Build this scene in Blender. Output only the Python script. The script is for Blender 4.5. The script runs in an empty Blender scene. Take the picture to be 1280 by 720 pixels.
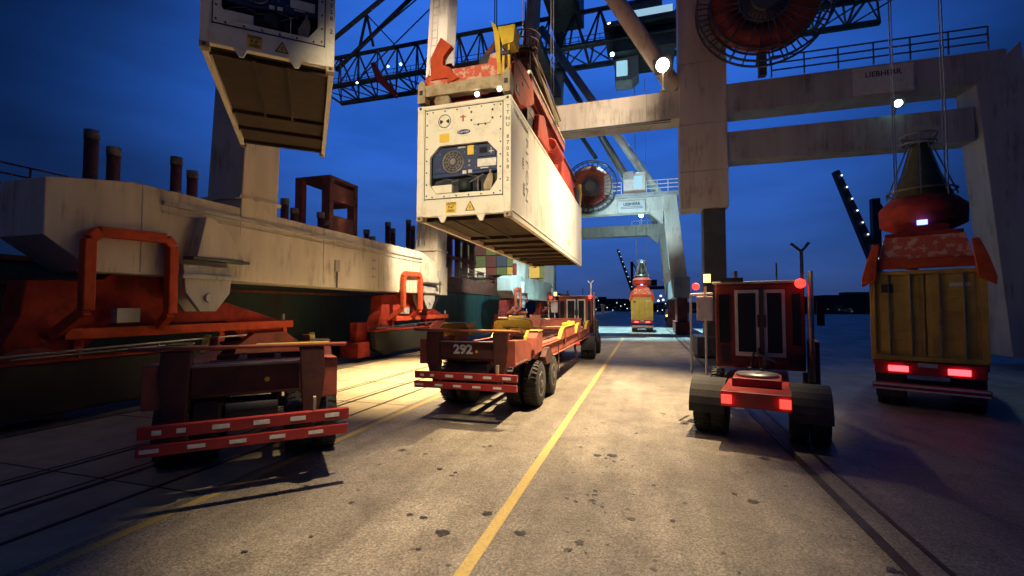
import bpy, bmesh, math, random
from mathutils import Vector, Matrix
random.seed(7)
R=math.radians
sc=bpy.context.scene; col=sc.collection

# ------------------------------------------------------------ materials
def mat(name,c,rough=.6,metal=0,c2=None,scale=2.0,amt=.5,bump=0,bscale=None,emit=None,estr=0,streak=False,spec=.5,thr=(.4,.65)):
    m=bpy.data.materials.new(name); m.use_nodes=True; nt=m.node_tree; b=nt.nodes['Principled BSDF']
    b.inputs['Base Color'].default_value=(*c,1); b.inputs['Roughness'].default_value=rough; b.inputs['Metallic'].default_value=metal
    b.inputs['Specular IOR Level'].default_value=spec
    if emit: b.inputs['Emission Color'].default_value=(*emit,1); b.inputs['Emission Strength'].default_value=estr
    if c2 or bump:
        tc=nt.nodes.new('ShaderNodeTexCoord'); mp=nt.nodes.new('ShaderNodeMapping')
        nt.links.new(tc.outputs['Object'],mp.inputs['Vector'])
        if streak: mp.inputs['Scale'].default_value=(1,1,.12)
        n=nt.nodes.new('ShaderNodeTexNoise'); n.inputs['Scale'].default_value=scale; n.inputs['Detail'].default_value=8; n.inputs['Roughness'].default_value=.65
        nt.links.new(mp.outputs['Vector'],n.inputs['Vector'])
    if c2:
        r=nt.nodes.new('ShaderNodeValToRGB'); r.color_ramp.elements[0].position=thr[0]; r.color_ramp.elements[1].position=thr[1]
        r.color_ramp.elements[0].color=(*c,1)
        r.color_ramp.elements[1].color=(*[c[i]*(1-amt)+c2[i]*amt for i in range(3)],1)
        nt.links.new(n.outputs['Fac'],r.inputs['Fac']); nt.links.new(r.outputs['Color'],b.inputs['Base Color'])
        mr=nt.nodes.new('ShaderNodeMapRange'); mr.inputs[3].default_value=rough*.85; mr.inputs[4].default_value=min(1,rough*1.3)
        nt.links.new(n.outputs['Fac'],mr.inputs[0]); nt.links.new(mr.outputs[0],b.inputs['Roughness'])
    if streak and c2:
        g1=nt.nodes.new('ShaderNodeMapping'); g1.inputs['Scale'].default_value=(5,5,.45); nt.links.new(tc.outputs['Object'],g1.inputs['Vector'])
        g2=nt.nodes.new('ShaderNodeTexNoise'); g2.inputs['Scale'].default_value=1.3; g2.inputs['Detail'].default_value=9; g2.inputs['Roughness'].default_value=.7; nt.links.new(g1.outputs[0],g2.inputs['Vector'])
        g3=nt.nodes.new('ShaderNodeTexNoise'); g3.inputs['Scale'].default_value=.9; g3.inputs['Detail'].default_value=3; nt.links.new(tc.outputs['Object'],g3.inputs['Vector'])
        g4=nt.nodes.new('ShaderNodeMath'); g4.operation='MULTIPLY'; nt.links.new(g2.outputs['Fac'],g4.inputs[0]); nt.links.new(g3.outputs['Fac'],g4.inputs[1])
        g5=nt.nodes.new('ShaderNodeMapRange'); g5.inputs[1].default_value=.27; g5.inputs[2].default_value=.42; g5.inputs[4].default_value=.6; nt.links.new(g4.outputs[0],g5.inputs[0])
        g6=nt.nodes.new('ShaderNodeMixRGB'); g6.inputs[2].default_value=(c2[0]*.45,c2[1]*.38,c2[2]*.3,1); nt.links.new(g5.outputs[0],g6.inputs[0]); nt.links.new(r.outputs['Color'],g6.inputs[1]); nt.links.new(g6.outputs[0],b.inputs['Base Color'])
    if bump:
        n2=nt.nodes.new('ShaderNodeTexNoise'); n2.inputs['Scale'].default_value=bscale or scale*4; n2.inputs['Detail'].default_value=5
        nt.links.new(tc.outputs['Object'],n2.inputs['Vector'])
        bp=nt.nodes.new('ShaderNodeBump'); bp.inputs['Strength'].default_value=bump; bp.inputs['Distance'].default_value=.02
        nt.links.new(n2.outputs['Fac'],bp.inputs['Height']); nt.links.new(bp.outputs['Normal'],b.inputs['Normal'])
    return m
M={}
M['crane_white']=mat('crane_white_paint',(.62,.58,.5),.45,0,(.34,.29,.22),.7,.55,.1,6,streak=True)
M['crane_grey']=mat('crane_grey_paint',(.42,.43,.43),.5,0,(.22,.2,.18),.8,.6,.1,6,streak=True)
M['crane_dark']=mat('crane_dark_steel',(.09,.1,.12),.5,.3,(.05,.05,.05),1.5,.6)
M['red']=mat('bogie_red_paint',(.36,.038,.025),.6,0,(.12,.022,.016),2.2,.8,.15,14,spec=.15)
M['orange']=mat('orange_red_paint',(.55,.085,.035),.6,0,(.3,.05,.025),2.5,.7,.1,12,spec=.12)
M['dkred']=mat('dark_red_paint',(.22,.028,.022),.55,0,(.08,.02,.016),2,.8,.15,12)
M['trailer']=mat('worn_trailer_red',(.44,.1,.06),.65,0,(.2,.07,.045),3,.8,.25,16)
M['trailer_dk']=mat('dirty_shaded_trailer_red',(.11,.03,.025),.7,0,(.045,.024,.02),3,.85,.25,16)  # dark copy of the trailer red, backlit shade put into the colour, dirt blotches
M['yellow']=mat('yellow_paint',(.62,.43,.03),.5,0,(.3,.17,.04),5,.7,.15,16,thr=(.5,.7))
M['scratch']=mat('scratched_red_paint',(.55,.1,.06),.55,0,(.62,.42,.32),5,.9,.2,20,thr=(.5,.56))
M['cream_dirty']=mat('dirty_cream_steel',(.42,.34,.22),.6,0,(.16,.09,.05),3.5,.85,.2,16,thr=(.42,.7))
M['reefer']=mat('reefer_white_paint',(.8,.76,.64),.38,0,(.5,.4,.26),2.6,.6,.06,9,thr=(.5,.72))
M['reefer_side']=mat('reefer_side_paint',(.8,.77,.67),.32,0,(.66,.6,.47),.9,.45,.03,5,thr=(.5,.8),streak=True)
M['under']=mat('dark_underframe',(.05,.034,.026),.75,0,(.04,.028,.022),3,.8,.2)
M['black']=mat('black_rubber',(.022,.022,.023),.75,0,(.06,.052,.045),4,.7,.3,30)
M['ink']=mat('dark_lettering',(.03,.025,.04),.6)
M['faded_ink']=mat('faded_lettering',(.09,.07,.08),.6,0,(.5,.46,.38),9,.7,thr=(.5,.7))
M['white']=mat('white_marking',(.78,.78,.75),.5,0,(.5,.46,.4),12,.6)
M['unit_blue']=mat('unit_blue_paint',(.02,.04,.13),.45,0,(.012,.02,.05),5,.7)
M['unit_dark']=mat('unit_dark_recess',(.012,.018,.025),.6,0,(.03,.035,.04),6,.6)
M['steel']=mat('bare_steel',(.3,.3,.3),.4,.8,(.15,.12,.1),5,.6)
M['rail']=mat('rail_steel',(.06,.045,.035),.45,.6,(.02,.015,.012),4,.8)
M['sticker']=mat('yellow_sticker',(.75,.5,.05),.5)
M['logo_blue']=mat('logo_blue',(.03,.04,.25),.4)
M['hull']=mat('ship_hull_green',(.016,.055,.048),.6,0,(.035,.035,.025),1.1,.9,.15,3,streak=True,thr=(.42,.68))
M['rust']=mat('rusty_red_steel',(.22,.06,.03),.7,0,(.08,.03,.02),2.5,.8,.2,10)
M['orange_ship']=mat('ship_orange_paint',(.45,.12,.04),.6,0,(.2,.06,.03),2,.7)
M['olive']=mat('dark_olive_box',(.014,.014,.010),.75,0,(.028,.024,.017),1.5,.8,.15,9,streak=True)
M['glass']=mat('dark_glass',(.02,.025,.03),.08,0)
M['truck_red']=mat('truck_red_paint',(.4,.03,.03),.4,0,(.2,.02,.02),3,.6)
M['mesh_green']=mat('cable_basket_mesh',(.09,.1,.06),.7,.2,(.04,.04,.03),14,.9,.5,40)
M['city']=mat('far_building_wall',(.03,.035,.05),.8,0,(.05,.05,.06),.3,.6)
M['tree_dark']=mat('far_dark_canopy',(.02,.03,.02),.9,0,(.03,.04,.03),.5,.6,.4,2)
M['box_green']=mat('container_green',(.1,.13,.05),.6,0,(.06,.08,.04),1.5,.6)
M['box_blue']=mat('container_blue',(.025,.045,.09),.6,0,(.03,.05,.1),1.5,.6)
M['box_rust']=mat('container_rust',(.12,.035,.025),.6,0,(.14,.04,.03),1.5,.6)
M['box_maroon']=mat('container_maroon',(.09,.028,.035),.6,0,(.08,.03,.03),1.5,.6)
M['box_khaki']=mat('container_khaki',(.5,.34,.06),.55,0,(.33,.22,.05),2,.6,.08,6)
def em(name,c,s): return mat(name,(.1,.1,.1),.5,emit=c,estr=s)
M['lamp_warm']=em('floodlight_glow_warm',(1,.8,.5),60)
M['lamp_warm2']=em('spreader_lamp_glow',(1,.85,.6),25)
M['lamp_cool']=em('floodlight_glow_cool',(.5,1,.95),18)
M['lamp_red']=em('red_lamp_glow',(1,.03,.02),3.5)
M['tail_red']=em('tail_lamp_glow',(1,.05,.06),5)
M['lamp_blue']=em('blue_lamp_glow',(.1,.15,1),8)
M['lamp_amber']=em('amber_lamp_glow',(1,.45,.08),8)
M['lamp_far']=em('distant_lamp_glow',(.75,.9,1),2.2)
M['win_lit']=em('lit_cabin_window',(.4,.8,1),.8)
M['fog_white']=mat('pale_plate',(.6,.6,.58),.5,0,(.4,.38,.34),6,.5)

SPLIT={'mudguard','side_glass','end_beam','lashing_post','post_cap','window','rail_wheel','lock_rod','boom_lamp','mud_flap','reflector','tail_lamp','lug','conduit','lever','walkway_rail','air_hose','hinge_clevis','white_plate','guide_flipper','bumper_pin','buffer_box','stay_rod','landside_bogie','hose','handrail','grab_rail','sheave','mast','portal_beam','yellow_edge','axle','compressor','rubbing_strake','screw','side_panel','slide_rod','bumper_bracket','brace','hoist_rope','side_rail','hatch_latch','deck_rod','deck_fitting','gooseneck','twistlock_bolster','apex_mast','light_strip','switch_mark','bolt','plate_seam','junction_box','cable_tray','weld_seam','splice_flange','louvre','roof_fitting'}
# ------------------------------------------------------------ geometry helpers
class MB:
    def __init__(s): s.bm=bmesh.new()
    def box(s,x0,x1,y0,y1,z0,z1):
        v=[s.bm.verts.new((x,y,z)) for x in (x0,x1) for y in (y0,y1) for z in (z0,z1)]
        for f in ((0,1,3,2),(4,6,7,5),(0,4,5,1),(2,3,7,6),(0,2,6,4),(1,5,7,3)): s.bm.faces.new([v[i] for i in f])
        return s
    def bar(s,p0,p1,w,h=None,w2=None,h2=None):
        h=h or w; w2=w2 or w; h2=h2 or h
        p0=Vector(p0);p1=Vector(p1);d=(p1-p0).normalized()
        up=Vector((0,0,1)) if abs(d.z)<.9 else Vector((0,1,0))
        sd=d.cross(up).normalized(); u=sd.cross(d)
        vs=[]
        for p,a,b in ((p0,w/2,h/2),(p1,w2/2,h2/2)):
            vs+=[s.bm.verts.new(p+sd*i*a+u*j*b) for i,j in ((-1,-1),(1,-1),(1,1),(-1,1))]
        for f in ((3,2,1,0),(4,5,6,7),(0,1,5,4),(1,2,6,5),(2,3,7,6),(3,0,4,7)): s.bm.faces.new([vs[i] for i in f])
        return s
    def tube(s,p0,p1,r,n=12,r2=None,cap=True):
        r2=r if r2 is None else r2
        p0=Vector(p0);p1=Vector(p1);d=(p1-p0).normalized()
        up=Vector((0,0,1)) if abs(d.z)<.9 else Vector((0,1,0))
        a=d.cross(up).normalized(); b=a.cross(d)
        R0=[];R1=[]
        for i in range(n):
            t=2*math.pi*i/n; o=a*math.cos(t)+b*math.sin(t)
            R0.append(s.bm.verts.new(p0+o*r)); R1.append(s.bm.verts.new(p1+o*r2))
        for i in range(n):
            f=s.bm.faces.new((R0[i],R0[(i+1)%n],R1[(i+1)%n],R1[i])); f.smooth=n>8
        if cap: s.bm.faces.new(R0[::-1]); s.bm.faces.new(R1)
        return s
    def path(s,pts,r,n=8):
        for a,b in zip(pts,pts[1:]): s.tube(a,b,r,n)
        return s
    def prism(s,pts,ax,a0,a1):
        # pts 2D in the plane normal to ax: x->(y,z), y->(x,z), z->(x,y)
        def P(p,a): return {'x':(a,p[0],p[1]),'y':(p[0],a,p[1]),'z':(p[0],p[1],a)}[ax]
        A=[s.bm.verts.new(P(p,a0)) for p in pts]; B=[s.bm.verts.new(P(p,a1)) for p in pts]
        n=len(pts)
        for i in range(n): s.bm.faces.new((A[i],A[(i+1)%n],B[(i+1)%n],B[i]))
        s.bm.faces.new(A[::-1]); s.bm.faces.new(B); return s
    def lathe(s,prof,c,ax='x',n=28,closed=False):
        # prof: (along,radius)
        rings=[]
        for a,r in prof:
            ring=[]
            for i in range(n):
                t=2*math.pi*i/n; u,v=r*math.cos(t),r*math.sin(t)
                p={'x':(a,u,v),'y':(u,a,v),'z':(u,v,a)}[ax]
                ring.append(s.bm.verts.new((c[0]+p[0],c[1]+p[1],c[2]+p[2])))
            rings.append(ring)
        m=len(rings)
        for k in range(m if closed else m-1):
            A=rings[k];B=rings[(k+1)%m]
            for i in range(n):
                f=s.bm.faces.new((A[i],A[(i+1)%n],B[(i+1)%n],B[i])); f.smooth=True
        if not closed:
            s.bm.faces.new(rings[0][::-1]); s.bm.faces.new(rings[-1])
        return s
    def ring(s,c,r,w,ax='x',n=40,t=None):
        t=t or w
        return s.lathe([(-t/2,r-w/2),(-t/2,r+w/2),(t/2,r+w/2),(t/2,r-w/2)],c,ax,n,True)
    def build(s,name,m,parent=None,bev=0,label=None,kind=None,group=None,cat=None):
        bmesh.ops.recalc_face_normals(s.bm,faces=s.bm.faces)
        if name in SPLIT:
            cl=s.clusters()
            if len(cl)>1:
                full=s.bm; out=None
                for faces in cl:
                    s.bm=bmesh.new(); mp={}
                    for f in faces:
                        vs=[]
                        for v in f.verts:
                            if v not in mp: mp[v]=s.bm.verts.new(v.co)
                            vs.append(mp[v])
                        nf=s.bm.faces.new(vs); nf.smooth=f.smooth
                    o=s._link(name,m,parent,bev,label,kind,group,cat); out=out or o
                full.free(); return out
        return s._link(name,m,parent,bev,label,kind,group,cat)
    def clusters(s):
        seen=set(); comps=[]
        for f in s.bm.faces:
            if f in seen: continue
            st=[f]; seen.add(f); fs=[]
            while st:
                g=st.pop(); fs.append(g)
                for v in g.verts:
                    for h in v.link_faces:
                        if h not in seen: seen.add(h); st.append(h)
            co=[v.co for g in fs for v in g.verts]
            comps.append([[min(c[i] for c in co)-.012 for i in range(3)],[max(c[i] for c in co)+.012 for i in range(3)],fs])
        ch=True
        while ch:
            ch=False
            for i in range(len(comps)):
                for j in range(i+1,len(comps)):
                    a,b=comps[i],comps[j]
                    if all(a[0][k]<=b[1][k] and b[0][k]<=a[1][k] for k in range(3)):
                        comps[i]=[[min(a[0][k],b[0][k]) for k in range(3)],[max(a[1][k],b[1][k]) for k in range(3)],a[2]+b[2]]; comps.pop(j); ch=True; break
                if ch: break
        return [c[2] for c in comps]
    def _link(s,name,m,parent,bev,label,kind,group,cat):
        me=bpy.data.meshes.new(name); s.bm.to_mesh(me); s.bm.free()
        me.materials.append(M[m] if isinstance(m,str) else m)
        o=bpy.data.objects.new(name,me); col.objects.link(o)
        if parent: o.parent=parent
        if bev:
            b=o.modifiers.new('b','BEVEL'); b.width=bev; b.segments=2; b.limit_method='ANGLE'; b.angle_limit=R(40); b.harden_normals=False
        if label: o['label']=label
        if kind: o['kind']=kind
        if group: o['group']=group
        if cat: o['category']=cat
        return o
def thing(name,label,cat,loc=(0,0,0),rot=(0,0,0),group=None):
    o=bpy.data.objects.new(name,None); col.objects.link(o); o.location=loc; o.rotation_euler=rot
    o['label']=label; o['category']=cat; o.empty_display_size=.3
    if group: o['group']=group
    return o
def children(o): return [c for c in bpy.data.objects if c.parent==o]
def copy_tree(o,parent=None):
    c=o.copy(); col.objects.link(c); c.parent=parent
    for ch in children(o): copy_tree(ch,c)
    return c
def text(s,size,m,parent,loc,rot,name='lettering',w=None,bold=0,spacing=1,ext=.002):
    cu=bpy.data.curves.new(name,'FONT'); cu.body=s; cu.size=size; cu.extrude=ext; cu.align_x='CENTER'; cu.align_y='CENTER'
    cu.offset=bold; cu.space_character=spacing; cu.resolution_u=3
    t=bpy.data.objects.new(name+'_tmp',cu); col.objects.link(t)
    dg=bpy.context.evaluated_depsgraph_get(); me=bpy.data.meshes.new_from_object(t.evaluated_get(dg))
    bpy.data.objects.remove(t); bpy.data.curves.remove(cu)
    if w:
        xs=[v.co.x for v in me.vertices]; k=w/(max(xs)-min(xs))
        for v in me.vertices: v.co.x*=k
    me.materials.clear(); me.materials.append(M[m]); me.name=name
    o=bpy.data.objects.new(name,me); col.objects.link(o); o.parent=parent; o.location=loc; o.rotation_euler=rot
    return o
FRONT=(R(90),0,0)      # text that faces -Y

# ------------------------------------------------------------ setting
def ground_mat():
    m=bpy.data.materials.new('worn_quay_pavement'); m.use_nodes=True; nt=m.node_tree; b=nt.nodes['Principled BSDF']; L=nt.links.new
    tc=nt.nodes.new('ShaderNodeTexCoord')
    def noise(sc_,det=6,ro=.6,mp=None):
        n=nt.nodes.new('ShaderNodeTexNoise'); n.inputs['Scale'].default_value=sc_; n.inputs['Detail'].default_value=det; n.inputs['Roughness'].default_value=ro
        if mp:
            q=nt.nodes.new('ShaderNodeMapping'); q.inputs['Scale'].default_value=mp; L(tc.outputs['Object'],q.inputs[0]); L(q.outputs[0],n.inputs['Vector'])
        else: L(tc.outputs['Object'],n.inputs['Vector'])
        return n
    def ramp(src,p0,p1,c0,c1):
        r=nt.nodes.new('ShaderNodeValToRGB'); e=r.color_ramp.elements; e[0].position=p0; e[1].position=p1; e[0].color=(*c0,1); e[1].color=(*c1,1); L(src,r.inputs[0]); return r
    def mul(a,b_,f=1):
        x=nt.nodes.new('ShaderNodeMixRGB'); x.blend_type='MULTIPLY'; x.inputs[0].default_value=f; L(a,x.inputs[1]); L(b_,x.inputs[2]); return x
    big=ramp(noise(.35,5,.6,(1,.35,1)).outputs[0],.35,.7,(.22,.195,.16),(.36,.32,.26))
    mid=ramp(noise(1.6,8,.7).outputs[0],.32,.6,(.72,.7,.68),(1,1,1))
    grit=ramp(noise(38,4,.8).outputs[0],.36,.66,(.45,.45,.46),(1.3,1.3,1.3))
    v=nt.nodes.new('ShaderNodeTexVoronoi'); v.inputs['Scale'].default_value=45; L(tc.outputs['Object'],v.inputs['Vector'])
    agg=ramp(v.outputs['Color'],.1,.95,(.6,.6,.6),(1.45,1.42,1.38))
    tyre=ramp(noise(1.1,6,.65,(1,.22,1)).outputs[0],.4,.62,(.74,.73,.72),(1,1,1))
    c=mul(big.outputs[0],mid.outputs[0]); c=mul(c.outputs[0],grit.outputs[0]); c=mul(c.outputs[0],agg.outputs[0]); c=mul(c.outputs[0],tyre.outputs[0])
    # tyre tracks and fine cracks
    tt=ramp(noise(1.3,3,.5,(1.9,.02,1)).outputs[0],.46,.6,(.66,.65,.64),(1,1,1)); c=mul(c.outputs[0],tt.outputs[0],.35)
    v3=nt.nodes.new('ShaderNodeTexVoronoi'); v3.feature='DISTANCE_TO_EDGE'; v3.inputs['Scale'].default_value=.42
    wv=noise(1.2,6,.6); av=nt.nodes.new('ShaderNodeVectorMath'); av.operation='MULTIPLY_ADD'; av.inputs[1].default_value=(.9,.9,.9); L(wv.outputs['Color'],av.inputs[0]); L(tc.outputs['Object'],av.inputs[2]); L(av.outputs[0],v3.inputs['Vector'])
    ck=ramp(v3.outputs['Distance'],.0015,.006,(.5,.48,.46),(1,1,1)); c=mul(c.outputs[0],ck.outputs[0],.55)
    pa=ramp(noise(.22,2,.4).outputs[0],.495,.505,(.88,.88,.9),(1,1,1)); c=mul(c.outputs[0],pa.outputs[0])
    # small dark oil drips
    v2=nt.nodes.new('ShaderNodeTexVoronoi'); v2.inputs['Scale'].default_value=1.7; L(tc.outputs['Object'],v2.inputs['Vector'])
    nz=noise(14,3,.6); ad=nt.nodes.new('ShaderNodeMath'); ad.operation='MULTIPLY_ADD'; ad.inputs[1].default_value=.12; L(nz.outputs[0],ad.inputs[0]); L(v2.outputs['Distance'],ad.inputs[2])
    dr=ramp(ad.outputs[0],.095,.125,(.3,.28,.26),(1,1,1)); c=mul(c.outputs[0],dr.outputs[0],.9)
    L(c.outputs[0],b.inputs['Base Color'])
    rr=nt.nodes.new('ShaderNodeMapRange'); rr.inputs[1].default_value=.35; rr.inputs[2].default_value=.65; rr.inputs[3].default_value=.42; rr.inputs[4].default_value=.68
    L(noise(.5,5).outputs[0],rr.inputs[0]); L(rr.outputs[0],b.inputs['Roughness'])
    bp=nt.nodes.new('ShaderNodeBump'); bp.inputs['Strength'].default_value=.55; bp.inputs['Distance'].default_value=.012
    L(v.outputs['Distance'],bp.inputs['Height']); bp2=nt.nodes.new('ShaderNodeBump'); bp2.inputs['Strength'].default_value=.3; bp2.inputs['Distance'].default_value=.03
    L(noise(9,6).outputs[0],bp2.inputs['Height']); L(bp.outputs[0],bp2.inputs['Normal']); L(bp2.outputs[0],b.inputs['Normal'])
    return m
GM=ground_mat()
g=MB(); g.box(-15.4,600,-60,1500,-4,0); g.build('quay_pavement',GM,kind='structure')
g=MB(); g.box(-900,-15.45,-300,1500,-6,-3); g.build('water',mat('dark_harbour_water',(.01,.02,.03),.1,0,None,bump=.4,bscale=1.2),kind='structure')
# concrete apron between the rails, expansion seams
PB=mat('worn_yellow_marking',(.43,.3,.07),.65,0,(.27,.22,.14),26,.95,.4,70,thr=(.44,.62))
def line(pts,w,z=.004):
    m=MB()
    for (x0,y0),(x1,y1) in zip(pts,pts[1:]):
        vs=[m.bm.verts.new(p) for p in ((x0-w/2,y0,z),(x0+w/2,y0,z),(x1+w/2,y1,z),(x1-w/2,y1,z))]; m.bm.faces.new(vs)
    return m
line([(-1.8,-5),(-1.8,44)],.15).build('road_marking',PB,kind='structure')
line([(-5.98,-10),(-5.98,90)],.16).build('road_marking',PB,kind='structure')
m=MB()
for y in range(60,160,8): m.box(-1.88,-1.72,y,y+3,.001,.006)
m.build('road_marking',PB,kind='structure')
for X,w in ((-7.02,.07),(-8.0,.10),(-8.22,.03),(-9.32,.07),(-9.5,.03),(-12.62,.05)):
    MB().box(X-w/2,X+w/2,-20,160,.001,.014).build('rail_track','rail',kind='structure')
CM=mat('pale_rail_concrete',(.4,.33,.2),.7,0,(.26,.21,.13),1.4,.7,.2,30)
m=MB(); m.box(-12.6,-6.2,-20,160,.0,.005); m.build('rail_apron',CM,kind='structure')
m=MB()
for y in range(-10,100,3): m.box(-12.6,-6.2,y+.0,y+.03,.002,.009)
m.build('apron_joint','rail',kind='structure')
# transverse pavement seam and patch under the trailer
m=MB(); m.box(-5.8,8,31.0,31.05,.001,.004); m.build('pavement_seam','rail',kind='structure')
# oil stains where the photograph has them
SM=mat('oil_stain',(.022,.02,.019),.4,0,(.12,.1,.08),22,.7,thr=(.52,.62))
random.seed(11)
from math import sin,cos
TH=math.atan(166/560); PT=math.atan(23/560); HC=2.7
FW=Vector((-sin(TH)*cos(PT),cos(TH)*cos(PT),sin(PT))); RT=Vector((cos(TH),sin(TH),0)); UP=RT.cross(FW)
stains=[(-2.0,5.62,.09),(-1.45,5.25,.09),(-2.35,5.0,.12),(-2.75,5.28,.07),(-2.95,5.3,.06),(-.75,5.24,.08),(-.85,5.05,.06),(-.75,6.4,.06),(-.72,6.6,.05),(-.73,6.75,.05),(-.95,6.3,.04),
(-.6,8.4,.12),(-.85,8.35,.09),(-.55,8.1,.05),(-.2,6.0,.07),(.1,7.2,.05),(.3,6.1,.05),(-3.9,5.4,.05),(-1.9,7.9,.03),(-2.9,8.3,.05),(-.2,10,.06),(.4,12,.07),(-.9,14,.08),(.6,4.9,.08),(.2,4.4,.07),(-.9,4.0,.08),(-1.6,3.9,.07),(.5,16,.1),(-4.4,7.6,.1),(-3.3,6.9,.07),(1.4,7,.1),(2,9,.12),(2.4,5.6,.1)]
stains+=[(random.uniform(-4.5,2.6),random.uniform(3.8,15),random.uniform(.015,.05)) for _ in range(70)]
stains+=[(random.gauss(-.5,.25),random.uniform(5,9),random.uniform(.015,.04)) for _ in range(25)]
m=MB()
for x,y,r in stains:
    n=14; vs=[m.bm.verts.new((x+r*.85*random.uniform(.6,1.15)*cos(6.283*i/n),y+r*.8*random.uniform(.45,1.2)*sin(6.283*i/n),.006)) for i in range(n)]; m.bm.faces.new(vs)
m.build('oil_stains',SM,kind='structure')
# drain grate by the landside rail
m=MB(); m.box(2.5,2.62,-5,160,.001,.012); m.box(2.9,2.96,-5,160,.001,.012); m.build('rail_track','rail',kind='structure')

# ------------------------------------------------------------ shared pieces
def wheel(parent,x,y,r=.6,w=.42,out=1):
    h=w/2
    t=MB(); t.lathe([(-h,r*.55),(-h,r*.9),(-h*.8,r*.985),(-h*.45,r),(h*.45,r),(h*.8,r*.985),(h,r*.9),(h,r*.55)],(0,0,0),'x',36)
    for i in range(30):
        a=i*2*math.pi/30
        for s_ in (-1,1):
            p0=Vector((s_*h*.2,cos(a)*(r*1.002),sin(a)*(r*1.002))); a2=a+.06; p1=Vector((s_*h*.93,cos(a2)*r*.985,sin(a2)*r*.985)); t.bar(p0,p1,.045,.03)
    o=t.build('wheel','black',parent); o.location=(x,y,r)
    k=MB(); e=out*h
    k.lathe([(e*.55,r*.5),(e*1.01,r*.56),(e*1.03,r*.5),(e*.7,r*.42),(e*.65,r*.2),(e*1.15,r*.16),(e*1.2,r*.1),(e*1.2,.01)],(0,0,0),'x',24)
    for i in range(8):
        a=i*math.pi/4; k.tube((e*.68,cos(a)*r*.31,sin(a)*r*.31),(e*.8,cos(a)*r*.31,sin(a)*r*.31),.022,6)
    k.build('rim','steel',o)
    return o
def railing(mb,p0,p1,h=1.1,step=1.2,r=.02,rails=3):
    p0=Vector(p0);p1=Vector(p1);L=(p1-p0).length;n=max(1,int(L/step))
    for i in range(n+1):
        p=p0.lerp(p1,i/n); mb.bar(p,p+Vector((0,0,h)),r*2)
    for k in range(rails):
        z=Vector((0,0,h*(k+1)/rails)); mb.bar(p0+z,p1+z,r*2)

# ------------------------------------------------------------ crane
M['reel_red']=mat('reel_dull_red',(.4,.07,.03),.6,0,(.2,.04,.03),4,.6)
def reel(parent,c,r=2.75,m='reel_red'):
    p=MB(); p.lathe([(-.12,r*.38),(-.12,r*.8),(.12,r*.8),(.12,r*.38)],c,'y',40,True); o=p.build('cable_reel',m,parent); q=MB(); q.lathe([(-.3,.01),(-.3,r*.34),(.3,r*.34)],c,'y',24); q.build('reel_drum','ink',o)
    f=MB()
    for dy in (-.28,.28):
        cc=(c[0],c[1]+dy,c[2])
        for q in (1,.8,.36): f.ring(cc,r*q,.09,'y',44)
        for i in range(30):
            a=i*2*math.pi/30; f.bar((cc[0]+cos(a)*r*.15,cc[1],cc[2]+sin(a)*r*.15),(cc[0]+cos(a)*r,cc[1],cc[2]+sin(a)*r),.06,.05)
    for i in range(15):
        a=i*2*math.pi/15; f.bar((c[0]+cos(a)*r,c[1]-.28,c[2]+sin(a)*r),(c[0]+cos(a)*r,c[1]+.28,c[2]+sin(a)*r),.06)
    f.tube((c[0],c[1]-.5,c[2]),(c[0],c[1]+1,c[2]),r*.2,16)
    f.build('reel_cage','crane_dark',o)
    return o
def flood(parent,p,d,m,s=.35,name='floodlight'):
    s=s*1.0
    # housing at p looking along d
    p=Vector(p);d=Vector(d).normalized()
    b=MB(); b.bar(p-d*s*.6,p,s*.7,s*.6,s*1.2,s); o=b.build(name,'crane_dark',parent)
    MB().tube(p+d*.004,p+d*.05,s*.42,20,s*.3).build('lens',m,o)
    return o
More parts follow.
